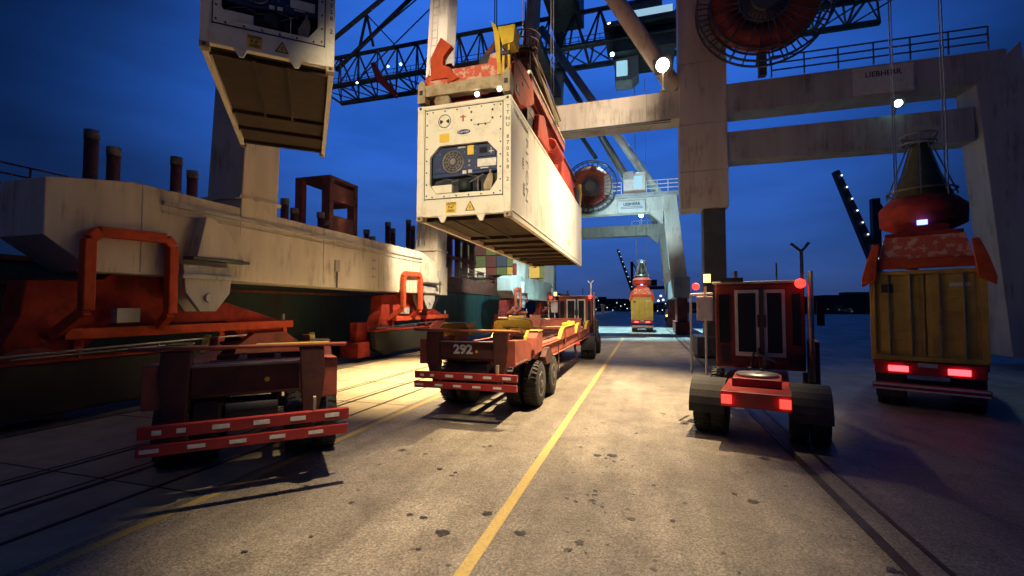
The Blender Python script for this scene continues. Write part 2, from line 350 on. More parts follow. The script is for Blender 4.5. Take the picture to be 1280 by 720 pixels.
def bogie(parent,y0,far_detail=True,xr=-13.8,col1='red',col2='orange'):
    # y0: position of the crane leg front face; the bogie train hangs under it
    Y=lambda d:y0+d
    b=MB()
    b.prism([(Y(-5),2.45),(Y(-4.9),3.3),(Y(-3.4),3.4),(Y(-3.2),3.6),(Y(-1.4),3.6),(Y(-.2),2.95),(Y(2.4),2.2),(Y(2.7),1.6),(Y(.9),1.5),(Y(.2),2.2),(Y(-3.2),2.2),(Y(-3.9),1.5),(Y(-5.4),1.5)],'x',xr-.35,xr+.35)
    o=b.build('equalizer_beam',col1,parent,.03)
    for a,c in ((-6.1,-3.6),(.2,3.6)):
        w=MB(); w.prism([(Y(a),.55),(Y(a+.3),1.35),(Y(a+1),1.75),(Y(c-1),1.75),(Y(c-.3),1.35),(Y(c),.55)],'x',xr-.45,xr+.5)
        wb=w.build('wheel_truck','dkred',parent,.02)
        k=MB()
        for q in (a+.6,c-.6): k.lathe([(-.12,.36),(.12,.36)],(xr,Y(q),.37),'x',24)
        k.build('rail_wheel','steel',wb)
    # counterweight-like dark box with chamfered ends
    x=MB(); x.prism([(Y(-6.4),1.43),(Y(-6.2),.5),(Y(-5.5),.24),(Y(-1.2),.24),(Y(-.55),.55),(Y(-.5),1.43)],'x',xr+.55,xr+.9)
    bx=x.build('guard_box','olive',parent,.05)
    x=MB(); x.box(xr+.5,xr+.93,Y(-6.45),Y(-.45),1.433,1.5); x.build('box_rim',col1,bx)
    x=MB(); x.box(xr-.3,xr+.7,Y(-7.45),Y(-6.5),.22,.95); x.box(xr-.2,xr+.2,Y(-6.9),Y(-6.0),.95,1.9); x.build('buffer_box',col1,parent,.03)
    x=MB(); x.box(xr+.42,xr+.62,Y(-4.3),Y(2.9),1.9,2.16)
    for q in (-4.0,-.1,2.6): x.box(xr+.37,xr+.415,Y(q),Y(q+.2),1.55,1.9)
    x.build('guard_rail',col2,parent,.015)
    x=MB()
    hx=xr+1.22; P=[(hx,Y(-4.25),2.6),(hx,Y(-4.25),4.3),(hx,Y(-4.05),4.5),(hx,Y(-2.5),4.56),(hx,Y(-2.3),4.36),(hx,Y(-2.3),2.5)]
    for a,c in zip(P,P[1:]): x.bar(a,c,.22,.26)
    x.bar(P[0],(xr+.35,Y(-4.4),2.0),.2,.24); x.bar(P[-1],(xr+.5,Y(-2.1),2.1),.2,.24)
    x.build('pipe_hoop',col2,parent,.03)
    x=MB(); x.path([(xr+1,Y(-6.4),1.62),(xr+1,Y(-2),1.72),(xr+1,Y(.4),1.75)],.025); x.path([(xr+.95,Y(-5.4),1.56),(xr+.95,Y(-2.2),1.62)],.02)
    for q in (-6,-4.2,-2.4,-.8): x.tube((xr+.98,Y(q),1.5),(xr+.98,Y(q),1.7),.015,6)
    x.build('handrail','steel',parent)
    x=MB(); x.prism([(Y(-2.0),3.9),(Y(-1.9),3.1),(Y(-1.45),2.55),(Y(-.95),2.55),(Y(-.5),3.1),(Y(-.4),3.9)],'x',xr+.5,xr+.66); x.prism([(Y(-2.0),3.9),(Y(-1.9),3.1),(Y(-1.45),2.55),(Y(-.95),2.55),(Y(-.5),3.1),(Y(-.4),3.9)],'x',xr+1.12,xr+1.26)
    x.tube((xr+.4,Y(-1.2),2.95),(xr+1.34,Y(-1.2),2.95),.15,14); x.box(xr+1.1,xr+1.4,Y(-2.1),Y(-.3),3.5,3.62)
    x.build('hinge_clevis','crane_grey',parent,.01)
    x=MB(); x.prism([(Y(-1.7),4.15),(Y(-1.45),5.35),(Y(-1.25),5.35),(Y(-.7),5.0),(Y(-.1),4.15)],'x',xr+1.0,xr+1.4); sb_=x.build('stiffener_bracket','crane_white',parent,.02); x=MB(); x.box(xr+.98,xr+1.45,Y(-1.85),Y(.05),4.06,4.14); x.build('dark_under_strip','crane_dark',sb_)  # dark strip along the underside of the bracket
    x=MB(); x.box(xr+.5,xr+.75,Y(-3.3),Y(-2.75),2.28,2.65); x.tube((xr+.6,Y(2.4),2.2),(xr+.6,Y(2.4),2.42),.05,8); x.build('junction_box','crane_grey',parent)
def crane(label,ys,portal_z,near_land=True,detail=1,shift=0,land_dx=0):
    y1,y2=ys; root=thing('container_crane',label,'crane',(0,0,0))
    xs0,xs1=-14.35,-12.8; xl0,xl1=2.75+land_dx,4.3+land_dx
    pz0,pz1=portal_z
    def leg(x0,x1,y,lean,ztop,mt='crane_white',base=3.6):
        b=MB(); 
        def sec(z): 
            k=(z-base)/17*lean; s=min(1,(z-base)/17)*.28
            return [(x0+k,y),(x1+k-s,y),(x1+k-s,y+1.55-s),(x0+k,y+1.55-s)],z
        secs=[sec(z) for z in (base,6.3,14,ztop)]
        vs=[[b.bm.verts.new((px,py,z)) for px,py in q] for q,z in secs]
        for A,B in zip(vs,vs[1:]):
            for i in range(4): b.bm.faces.new((A[i],A[(i+1)%4],B[(i+1)%4],B[i]))
        b.bm.faces.new(vs[0][::-1]); b.bm.faces.new(vs[-1])
        o=b.build('leg',mt,root,.03)
        f=MB(); k=(6.3-base)/17*lean; f.box(x0+k-.12,x1+k+.02,y-.12,y+1.6,6.26,6.38); f.build('leg_flange',mt,o)
        return o
    ztop=47 if detail else 30
    leg(xs0,xs1,y1,.95,ztop); leg(xs0,xs1,y2,.95,ztop)
    if near_land: leg(xl0,xl1,y1,-1.5,pz1+.3); leg(xl0,xl1,y2,-1.5,pz1+.3)
    else:
        b=MB(); b.box(1.95,4.35,y2,y2+1.5,8.0,21); b.build('leg','crane_white',root,.03)
        b=MB(); b.prism([(3.1,8),(4.2,8),(4.2,.5),(3.1,.5)],'y',y2+.2,y2+1.3); b.box(2.6,4.6,y2-.6,y2+2,.1,1.1); b.build('lower_leg','crane_dark',root,.02)
        b=MB()
        for z in (10,12.6,16): b.box(1.93,4.37,y2-.02,y2+1.52,z,z+.06)
        b.build('weld_seam','crane_grey',root)
    # sill beams
    b=MB(); b.prism([(y1-5,4.3),(y1-5,5.6),(y1-3.2,5.95),(y2-1.9,5.95),(y2-.3,5.55),(y2+1.8,5.3),(y2+1.8,3.45),(y1-4,3.55)],'x',xs0+.02,xs1+.05)
    sb=b.build('sill_beam','crane_white',root,.02)
    w=MB()
    for q in (y2-3.3,y2-.6,y1-3,y1+4,y1+8): w.box(xs1+.05,xs1+.062,q,q+.03,3.6,5.9)
    w.build('weld_seam','crane_grey',sb)
    if near_land or detail==2:
        b=MB(); b.box(xl0+.02,xl1-.02,(y1 if near_land else y2-.3)-1,y2+1.8,3.55,5.6); b.build('sill_beam','crane_grey',root,.02)
        for yy in ([y1,y2] if near_land else [y2]):
            b=MB(); b.box(xl0+.3,xl1-.3,yy-1.2,yy+2.6,.5,3.5); b.box(xl0+.1,xl1-.1,yy-2,yy+3.4,.15,1.2); b.build('landside_bogie','dkred',root,.04)
    for yy in (y1,y2): bogie(root,yy)
    # portal beams
    for i,yy in enumerate(ys):
        if i==0 and not near_land: continue
        kx=-14.35+.55
        b=MB(); b.box(kx+1.2,xl1-1.2,yy+.05,yy+1.45,pz0,pz1); pb=b.build('portal_beam','crane_white',root,.02)
        b=MB(); b.prism([(xl0-.8,pz0),(xl0-2.2,pz0-.003),(xl0-.9,pz0-1.2)],'y',yy+.2,yy+1.3); b.build('haunch','crane_white',pb) if near_land else b.bm.free()
        s=MB()
        for q in (-9,-5,0.2): s.box(q,q+.04,yy+.03,yy+.05,pz0+.02,pz1-.02)
        s.build('weld_seam','crane_grey',pb)
    return root
A=crane('near white ship crane whose portal beam crosses above the hanging white container',(11.5,25.9),(13.08,14.66),near_land=False,detail=1)
# crane A : backreach frame, lower tie, second reel, sign, floodlight, brace
b=MB(); b.box(3.2,16.2,25.95,27.35,13.1,14.66); b.build('portal_beam','crane_grey',A,.02)
b=MB(); b.box(4.0,15.0,26.1,27.2,10.5,12.1); b.build('tie_beam','crane_grey',A,.02)
b=MB(); b.prism([(15.0,13.1),(16.7,14.9),(17.6,.4),(15.9,.4)],'y',25.9,27.4); b.build('leg','crane_grey',A,.03)
b=MB(); railing(b,(6.5,25.9,14.68),(15.5,25.9,14.68),1.1,1.4,.03); b.build('walkway_rail','steel',A)
sg=MB(); sg.box(10.1,12.6,25.86,25.94,13.2,14.55); sg=sg.build('sign_board','fog_white',A)
text('LIEBHERR',.36,'ink',sg,(11.35,25.855,14.15),FRONT,w=1.5,bold=.008)
reel(A,(6.0,25.1,18.3),3.2)
b=MB(); b.bar((6.0,25.6,14.66),(6.0,25.6,18.3),.35,.35); b.build('reel_stand','crane_dark',A)
b=MB(); b.tube((1.9,26.6,14.9),(-7.6,26.6,31.8),.48,20); b.build('brace','crane_white',A)
b=MB(); b.tube((1.1,25.9,14.66),(1.1,25.9,15.9),.05,8); b.tube((1.1,25.9,14.66),(1.1,25.9,14.75),.16,10); b.build('lamp_pole','crane_white',A)
fl=flood(A,(1.1,25.75,16.1),(-.35,-.8,-.4),'lamp_warm',.85)
flood(A,(11.9,25.8,12.55),(-.3,-.7,-.5),'lamp_cool',.4)
b=MB(); b.tube((11.9,26.3,12.1),(11.9,25.95,12.5),.05,8); b.build('lamp_pole','steel',A)
b=MB(); b.tube((-3.6,26.4,14.66),(-3.6,26.4,14.78),.15,10); b.build('lug','crane_white',A)
b=MB()
for k in range(34):
    z=6.6+k*.5; kx=(z-3.6)/17*.95; b.bar((-14.0+kx,25.78,z),(-13.6+kx,25.78,z),.035)
for d in (-14.0,-13.6): b.bar((d+3.0/17*.95,25.78,6.6),(d+19.6/17*.95,25.78,23.2),.05)
b.build('ladder','crane_grey',A)
b=MB(); b.box(-12.74,-12.66,9,24,5.5,5.62); b.box(-12.74,-12.70,9,24,5.3,5.34); b.build('cable_tray','crane_grey',A)
b=MB()
for z in (4.1,4.5,4.9,5.3): b.box(-12.744,-12.70,19.0,19.25,z,z+.1)
b.box(-12.744,-12.68,26.2,26.6,4.3,5.0); b.box(-12.744,-12.68,16.2,16.5,4.2,4.7); b.build('junction_box','crane_grey',A)
b=MB(); b.path([(-12.68,26.4,4.3),(-12.68,26.4,3.6),(-13,26.2,2.6)],.03); b.path([(-12.68,16.3,4.2),(-12.68,16.3,3.5)],.03); b.build('conduit','ink',A)
b=MB()
for q in (-11,-7.2,-3.3,.6):
    b.box(q,q+.1,25.90,25.945,13.1,14.64)
    for z in (13.25,13.6,13.95,14.3): b.tube((q+.05,25.9,z),(q+.05,25.87,z),.03,6)
b.build('splice_flange','crane_white',A)
b=MB(); b.path([(-12,25.85,13.02),(1.5,25.85,13.02)],.04); b.path([(-12,25.85,12.9),(1.5,25.85,12.9)],.025); b.build('conduit','crane_dark',A)
B=crane('second ship crane with a cable reel and control cabin on its portal beam',(48,64),(12.5,14.0),near_land=True,detail=2)
reel(B,(-5.35,47.3,15.3))
b=MB(); b.box(-2.0,.2,47.6,49.4,14.35,16.55); cb=b.build('control_cabin','fog_white',B,.04)
b=MB(); b.box(-.95,-.1,47.57,47.598,14.9,16.2); b.build('cabin_window','win_lit',cb)
b=MB(); b.box(-1.9,-.95,47.2,47.59,15.8,16.6); b.tube((-1.45,47.195,16.2),(-1.45,47.19,16.2),.3,16); b.build('air_conditioner','crane_grey',cb,.02)
b=MB(); b.box(-4,3.4,47.2,49.8,14.02,14.3); b.build('walkway','crane_grey',B)
b=MB(); railing(b,(.3,47.25,14.3),(3.4,47.25,14.3),1.2,.8,.035); railing(b,(-4,47.25,14.3),(-2.2,47.25,14.3),1.2,.8,.035); b.build('walkway_rail','fog_white',B)
b=MB(); b.box(-3.9,-3.1,47.0,47.1,14.3,16.3); b.build('notice_panel','crane_grey',B)
sg=MB(); sg.box(-2.55,.15,47.92,48.0,12.55,13.7); sg=sg.build('sign_board','fog_white',B)
text('LIEBHERR',.42,'ink',sg,(-1.2,47.91,13.35),FRONT,w=1.7,bold=.01)
b=MB()
for z in (12.9,13.05): b.box(-2.3,-.1,47.905,47.915,z,z+.04)
b.build('fine_print','ink',sg)
for (a,c,yy) in (((1.6,14.3),(-11.0,34.4),48.8),((1.6,14.3),(-11.2,37),64.8)):
    b=MB(); b.tube((a[0],yy,a[1]),(c[0],yy,c[1]),.42,16); b.build('brace','crane_grey',B)
b=MB(); b.tube((-1.0,48.6,14.0),(-9,48.6,30),.14,10); b.tube((-12,64.5,33),(-6.5,64.5,24),.3,10); b.build('brace','crane_dark',B)
# boom truss across the sky
T=MB(); ya,yb=54.5,59.5; zt=40.9; zb=35
x0,x1=-46,26
for y,z in ((ya,zb),(yb,zb)): T.bar((x0,y,z),(x1,y,z),.5,.55)
T.bar((x0,57,zt),(x1,57,zt),.42,.42)
n=22
for i in range(n):
    xa=x0+(x1-x0)*i/n; xb=x0+(x1-x0)*(i+1)/n; xm=(xa+xb)/2
    for y in (ya,yb):
        T.bar((xa,y,zb),(xm,57,zt),.2); T.bar((xm,57,zt),(xb,y,zb),.2); T.bar((xa,y,zb),(xb,ya+yb-y,zb),.13)
    T.bar((xa,ya,zb),(xa,yb,zb),.22)
T.build('boom_truss','crane_dark',B)
b=MB(); railing(b,(x0,ya-.6,zb-.3),(x1,ya-.6,zb-.3),1.1,2.5,.03,2); b.box(x0,x1,ya-.9,ya-.45,zb-.36,zb-.3); b.build('boom_walkway','crane_dark',B)
# mast, stays, machinery
b=MB()
for y in (48.7,64.7): b.bar((-11.8,y,40),(-9.0,57,64),1.0,1.0)
b.bar((-11.9,48.7,44),(-11.9,64.7,44),1.2,1.2); b.bar((-12,48.7,34),(-12,64.7,34),1.1,1.1); b.bar((-11,52,41),(-8,52,47),1.6,2)
b.box(-11.5,-7.5,53,60,40.6,46); b.build('apex_mast','crane_dark',B,.05)
b=MB()
for y in (54.6,59.4):
    b.tube((-47,y,40.5),(-9,57,64),.32,8); b.tube((-44,y,37.5),(-9,57,60.5),.1,6); b.tube((-9,57,64),(24,y,41),.25,8)
b.bar((-40.3,56,41),(-39.1,56,46),.3); b.bar((-37.9,56,41),(-39.1,56,46),.3); b.tube((-39.1,56,46),(-34.5,56,40.8),.1,6); b.tube((-39.1,56,46),(-41.5,56,35),.1,6)
b.build('stay_rod','crane_dark',B)
b=MB(); b.box(-4.4,4.6,53.5,60.5,36.2,36.8); b.box(-3.4,3.8,54,60,33.2,34.9); b.box(-2,2.4,55,58,36.8,39.5); b.build('trolley','crane_dark',B,.04)
b=MB(); b.prism([(-3.2,30.2),(-3.2,32.9),(-.4,33.1),(-.4,30.8),(-1.2,30.1)],'y',55,57.6); cb=b.build('operator_cab','crane_grey',B,.05)
b=MB(); b.box(-3.0,-1.7,54.97,54.997,30.7,32.6); b.build('cab_window','win_lit',cb)
b=MB(); b.box(-2.5,3.5,53.9,54.4,37.3,37.9); b.build('light_strip',em('strip_glow',(.45,.75,1),.7),B)
for p in ((-39.0,53.8,34.6),(-27.0,54.0,40.6),(-9.0,53.6,32.7),(-3.7,53.6,36.5),(-3.4,53.6,32.8),(-34,53.8,36.2),(-32,53.8,36.2)):
    flood(B,p,(.1,-.8,-.6),'lamp_cool',.32 if p[0]<-30 else .55)
b=MB(); b.prism([(-36.6,36.8),(-35.6,34.2),(-32.6,31.4),(-32.3,32.1),(-34.9,35),(-36,37)],'y',53.4,53.9); b.build('hook_arm','dkred',B)
flood(B,(-.35,63.6,15.2),(-.3,-.8,-.5),'lamp_cool',.75)
b=MB(); b.tube((-.35,63.9,14.0),(-.35,63.9,15.2),.06,8); b.build('lamp_pole','fog_white',B)
b=MB(); railing(b,(-1.6,63.9,14.0),(1.5,63.9,14.0),.5,.8,.03,1); b.build('walkway_rail','fog_white',B)
# red conduit on the near sea leg of B
b=MB(); b.bar((-13.85,47.85,7.5),(-13.85,47.85,4.6),.35,.35); b.bar((-13.85,47.85,4.6),(-12.6,47.85,4.5),.3,.3); b.bar((-12.6,47.85,4.5),(-12.6,48.4,3.2),.25,.25); b.build('conduit','red',B,.03)

# ------------------------------------------------------------ reefer container
def casting(mb,x,y,z,s=.17):
    mb.box(x-s/2,x+s/2,y-s/2,y+s/2,z-s*.4,z+s*.4)
def reefer(label,loc,rot,L=12.19,lights=True,detail=True):
    r=thing('refrigerated_container',label,'container',loc,rot)
    H=2.9;W=1.22
    for sx in (-1,1):
        b=MB(); x0,x1=sorted((sx*(W-.05),sx*(W-.008))); b.box(x0,x1,.16,L-.16,.17,H-.1); b.build('side_panel','reefer_side',r)
        b=MB(); x0,x1=sorted((sx*(W-.11),sx*W)); b.box(x0,x1,.16,L-.16,0.02,.16); b.box(x0,x1,.16,L-.16,H-.1,H-.02); 
        x0,x1=sorted((sx*(W-.05),sx*(W+.012))); b.box(x0,x1,.16,L-.16,.165,.185); b.build('side_rail','reefer',r,.006)
        if L>8:
            b=MB()
            for k in range(1,9): 
                x0,x1=sorted((sx*(W-.03),sx*(W-.0055))); b.box(x0,x1,.16+k*(L-.3)/9,.166+k*(L-.3)/9,.19,H-.11)
            b.build('panel_joint','fog_white',r)
    b=MB(); b.box(-W+.05,W-.05,.1,L-.1,H-.09,H-.05); b.build('roof_panel','reefer',r)
    u=MB(); u.box(-W+.12,W-.12,.15,L-.15,.145,.17)
    k=.35
    while k<L-.2: u.box(-W+.11,W-.11,k,k+(.12 if k>3 else .05),.05,.145); k+=(1.18 if k>3 else 3.0)
    u.box(-.35,-.29,.2,3.2,.0,.028); u.box(.29,.35,.2,3.2,.0,.028)
    u.build('underframe','under',r)
    for sx in (-1,1):
        b=MB(); x0,x1=sorted((sx*(W-.16),sx*W)); b.box(x0,x1,0,.16,.12,H-.12); b.build('corner_post','reefer',r,.01)
        b=MB(); b.box(x0,x1,L-.16,L,.12,H-.12); b.build('corner_post','reefer',r,.01)
        for y in (.085,L-.085):
            for z in (.06,H-.06):
                b=MB(); x=sx*(W-.08); b.box(x-.085,x+.085,y-.088,y+.088,z-.06,z+.06); cc=b.build('corner_casting','cream_dirty' if z<1 else 'reefer',r,.01)
                b=MB(); yy=y-.088 if y<1 else y+.088; b.lathe([(-.004,.035),(.004,.035)],(x,yy,z),'y',14); b.build('casting_hole','ink',cc)
    # rear doors
    for s_ in (-1,1):
        b=MB(); x0,x1=sorted((s_*.01,s_*(W-.17))); b.box(x0,x1,L-.08,L-.03,.14,H-.12); d=b.build('door','reefer',r,.01)
        b=MB(); b.tube((s_*.4,L-.01,.2),(s_*.4,L-.01,H-.2),.02,8); b.tube((s_*.8,L-.01,.2),(s_*.8,L-.01,H-.2),.02,8); b.build('lock_rod','steel',d)
    # front frame with the machinery opening (local x -.88...88, z .65..1.85)
    b=MB(); x=W-.16
    b.box(-x,-.88,.02,.1,.5,2.8); b.box(.88,x,.02,.1,.5,2.8); b.box(-.88,.88,.02,.1,1.85,2.8); b.box(-.88,.88,.02,.1,.5,.65)
    for s_ in (-1,1):
        b.prism([(s_*.88,1.85),(s_*.62,1.85),(s_*.88,1.58)],'y',.02,.1); b.prism([(s_*.88,.65),(s_*.7,.65),(s_*.88,.9)],'y',.02,.1)
    fp=b.build('front_panel','reefer',r)
    b=MB(); b.box(-x,x,0.0,.14,.10,.5); b.box(-x,x,.0,.14,2.8,H-.01)
    for s_ in (-.55,.45): b.prism([(s_-.1,.1),(s_+.14,.1),(s_+.08,-.05),(s_,-.06)],'y',.01,.06)
    b.build('end_beam','reefer',r,.008)
    b=MB(); 
    for q in ((-1.03,-1.01,.5,2.8),(1.01,1.03,.5,2.8)): b.box(q[0],q[1],.012,.018,q[2],q[3])
    b.box(-1.01,1.01,.012,.018,.52,.545); b.box(-1.01,1.01,.012,.018,2.765,2.785)
    b.build('gasket','ink',fp)
    b=MB()
    pts=[(s_*.96,z) for s_ in (-1,1) for z in (.62,.9,1.2,1.5,1.8,2.1,2.4,2.7)]+[(q,z) for q in (-.8,-.48,-.16,.16,.48,.8) for z in (.58,2.71)]
    for px,pz in pts: b.tube((px,.018,pz),(px,.0,pz),.018,8)
    b.build('bolt','ink',fp)
    # refrigeration unit
    b=MB(); b.box(-.88,.88,.3,.34,.66,1.85); b.box(-.88,-.86,.1,.3,.66,1.85); b.box(.86,.88,.1,.3,.66,1.85); b.box(-.86,.86,.1,.3,.655,.68)
    un=b.build('refrigeration_unit','unit_dark',r)
    b=MB(); b.box(-.86,.86,.14,.29,1.2,1.84); b.prism([(-.86,1.199),(.86,1.199),(.86,1.17),(-.1,1.1),(-.86,1.08)],'y',.14,.29); b.build('blue_housing','unit_blue',un,.015)
    b=MB(); c=(-.3,.13,1.46); b.ring(c,.27,.035,'y',36); b.ring(c,.2,.012,'y',30); b.ring(c,.14,.012,'y',30)
    for i in range(12):
        a=i*math.pi/6; b.bar((c[0]+.06*cos(a),.125,c[2]+.06*sin(a)),(c[0]+.26*cos(a),.125,c[2]+.26*sin(a)),.01)
    b.build('fan_guard','steel',un)
    b=MB(); b.lathe([(0,.255),(.008,.255)],(c[0],.131,c[2]),'y',32); b.build('fan_opening','ink',un)
    b=MB(); b.lathe([(-.03,.075),(.0,.09)],(c[0],.13,c[2]),'y',20); b.build('fan_hub','steel',un)
    b=MB(); b.box(.08,.24,.12,.14,1.6,1.83); b.build('sticker','sticker',un)
    b=MB(); b.box(.34,.8,.1,.14,1.52,1.8); b.build('control_box','unit_blue',un,.01)
    b=MB(); b.box(.4,.6,.09,.1,1.6,1.74); b.build('display','glass',un)
    b=MB(); b.box(.34,.82,.115,.14,1.28,1.47); b.box(-.05,.05,.12,.14,1.14,1.22); b.box(.1,.2,.12,.14,1.15,1.23); b.build('white_plate','white',un,.005)
    b=MB(); b.box(.64,.76,.09,.1,1.62,1.64); b.box(.69,.71,.088,.1,1.58,1.72); b.box(-.18,.02,.12,.139,1.79,1.82); b.box(.42,.62,.12,.139,1.23,1.255); b.build('switch_mark','fog_white',un)
    b=MB(); b.box(-.86,-.32,.1,.29,.69,.9); b.build('compressor_cover','reefer',un,.02)
    b=MB(); b.tube((.0,.2,.72),(.0,.2,1.0),.17,18); b.tube((.3,.22,.7),(.3,.22,.95),.08,12); b.build('compressor','unit_dark',un)
    b=MB(); b.prism([(.5,.7),(.5,.85),(.62,1.1),(.72,1.1),(.74,.95),(.7,.7)],'y',.12,.25); b.tube((.66,.16,1.08),(.66,.16,1.2),.03,8); b.build('receiver_bracket','cream_dirty',un,.02)
    b=MB(); b.path([(-.34,.12,.95),(-.1,.12,1.0),(.15,.12,.92),(.5,.12,1.1)],.012); b.path([(.36,.12,.7),(.36,.12,1.05),(.1,.12,1.1)],.012); b.path([(-.8,.15,.95),(-.5,.13,1.05),(-.3,.13,1.0)],.01); b.build('hose','steel',un)
    b=MB()
    for px in (-.75,-.66,-.4,.0,.28,.82): b.tube((px,.139,1.68),(px,.128,1.68),.012,6); b.tube((px,.139,1.3),(px,.128,1.3),.012,6)
    b.box(.1,.15,.125,.139,1.42,1.48); b.box(.1,.15,.125,.139,1.32,1.36); b.build('screw','steel',un)
    # vents
    b=MB(); b.prism([(-.7,2.3),(-.66,2.24),(-.3,2.24),(-.26,2.3),(-.26,2.62),(-.3,2.66),(-.66,2.66),(-.7,2.62)],'y',.0,.02); v=b.build('vent_hatch','reefer',r,.006)
    b=MB(); b.ring((-.48,-.004,2.45),.16,.016,'y',30,.01); b.prism([(-.6,2.5),(-.52,2.46),(-.52,2.44),(-.58,2.38),(-.61,2.42)],'y',-.008,-.002); b.prism([(-.36,2.5),(-.44,2.46),(-.44,2.44),(-.38,2.38),(-.35,2.42)],'y',-.008,-.002); b.build('vent_dial','ink',v)
    b=MB(); b.prism([(.24,2.36),(.3,2.29),(.68,2.29),(.74,2.36),(.74,2.64),(.68,2.7),(.3,2.7),(.24,2.64)],'y',.0,.02); v=b.build('access_hatch','reefer',r,.006)
    b=MB(); b.box(.26,.72,.017,.0199,2.28,2.287)
    for px,pz in ((.22,2.4),(.22,2.6),(.76,2.4),(.76,2.6),(.4,2.27),(.58,2.27)): b.box(px-.02,px+.02,-.006,.018,pz-.02,pz+.02)
    b.build('hatch_latch','ink',v)
    b=MB(); b.lathe([(-.006,.001),(-.004,.06),(.0,.06)],(0,0,0),'y',28); o=b.build('logo_plate','logo_blue',r); o.scale=(2.9,1,1); o.location=(0.02,.018,2.14)
    t=text('Carrier',.1,'white',o,(0,-.01,0),FRONT,w=.095); 
    text('TRANSICOLD',.035,'sticker',r,(.03,.018,2.04),FRONT)
    b=MB(); b.box(-.62,-.36,.012,.019,1.93,2.14); b.build('yellow_sticker','sticker',r)
    b=MB(); b.box(-.02,.02,.012,.019,2.4,2.56); b.box(-.07,.07,.012,.019,2.5,2.53); b.build('small_mark','trailer',r)
    b=MB(); b.box(-.42,-.15,-.006,.0,.16,.43); s_=b.build('caution_sign','sticker',r)
    for i,tx in enumerate(('CAUTION',"9'-6\"",'HIGH')): text(tx,.085,'ink',s_,(-.285,-.008,.385-i*.085),FRONT,w=(.24,.15,.17)[i],bold=.002)
    b=MB(); b.prism([(.08,.19),(.34,.19),(.21,.43)],'y',-.005,.0); s_=b.build('warning_triangle','ink',r)
    b=MB(); b.prism([(.115,.207),(.305,.207),(.21,.395)],'y',-.008,-.0055); b.build('triangle_face','sticker',s_)
    b=MB(); b.box(.2,.22,-.011,-.0085,.24,.32); b.build('triangle_mark','ink',s_)
    # stacked number on the right post, lettering down the side
    for i,ch in enumerate('TTNU 870558 2'):
        if ch!=' ': text(ch,.13,'ink',r,(W-.075,-.003,2.62-i*.145),FRONT,bold=.001)
    if detail:
        side=(R(90),R(90),R(90))
        t=text('TRITON',.34,'faded_ink',r,(W+.002,1.5,1.72),side,w=2.05,bold=-.008,name='lettering')
        text('TTNU 870558 2',.16,'ink',r,(W+.002,.9,2.62),(R(90),0,R(90)),w=1.3)
        text('45R1',.16,'ink',r,(W+.002,1.1,1.6),side)
        b=MB(); b.box(W-.02,W+.001,8.3,8.55,.55,.72); b.build('sticker','sticker',r)
        text('2KF',.22,'ink',r,(W+.002,1.2,.95),side)
    return r
RC=reefer('white refrigerated container lifted under the red spreader, caution 9-6 high sign on its front',(-4.19,9.9,4.8),(R(-.7),0,0))

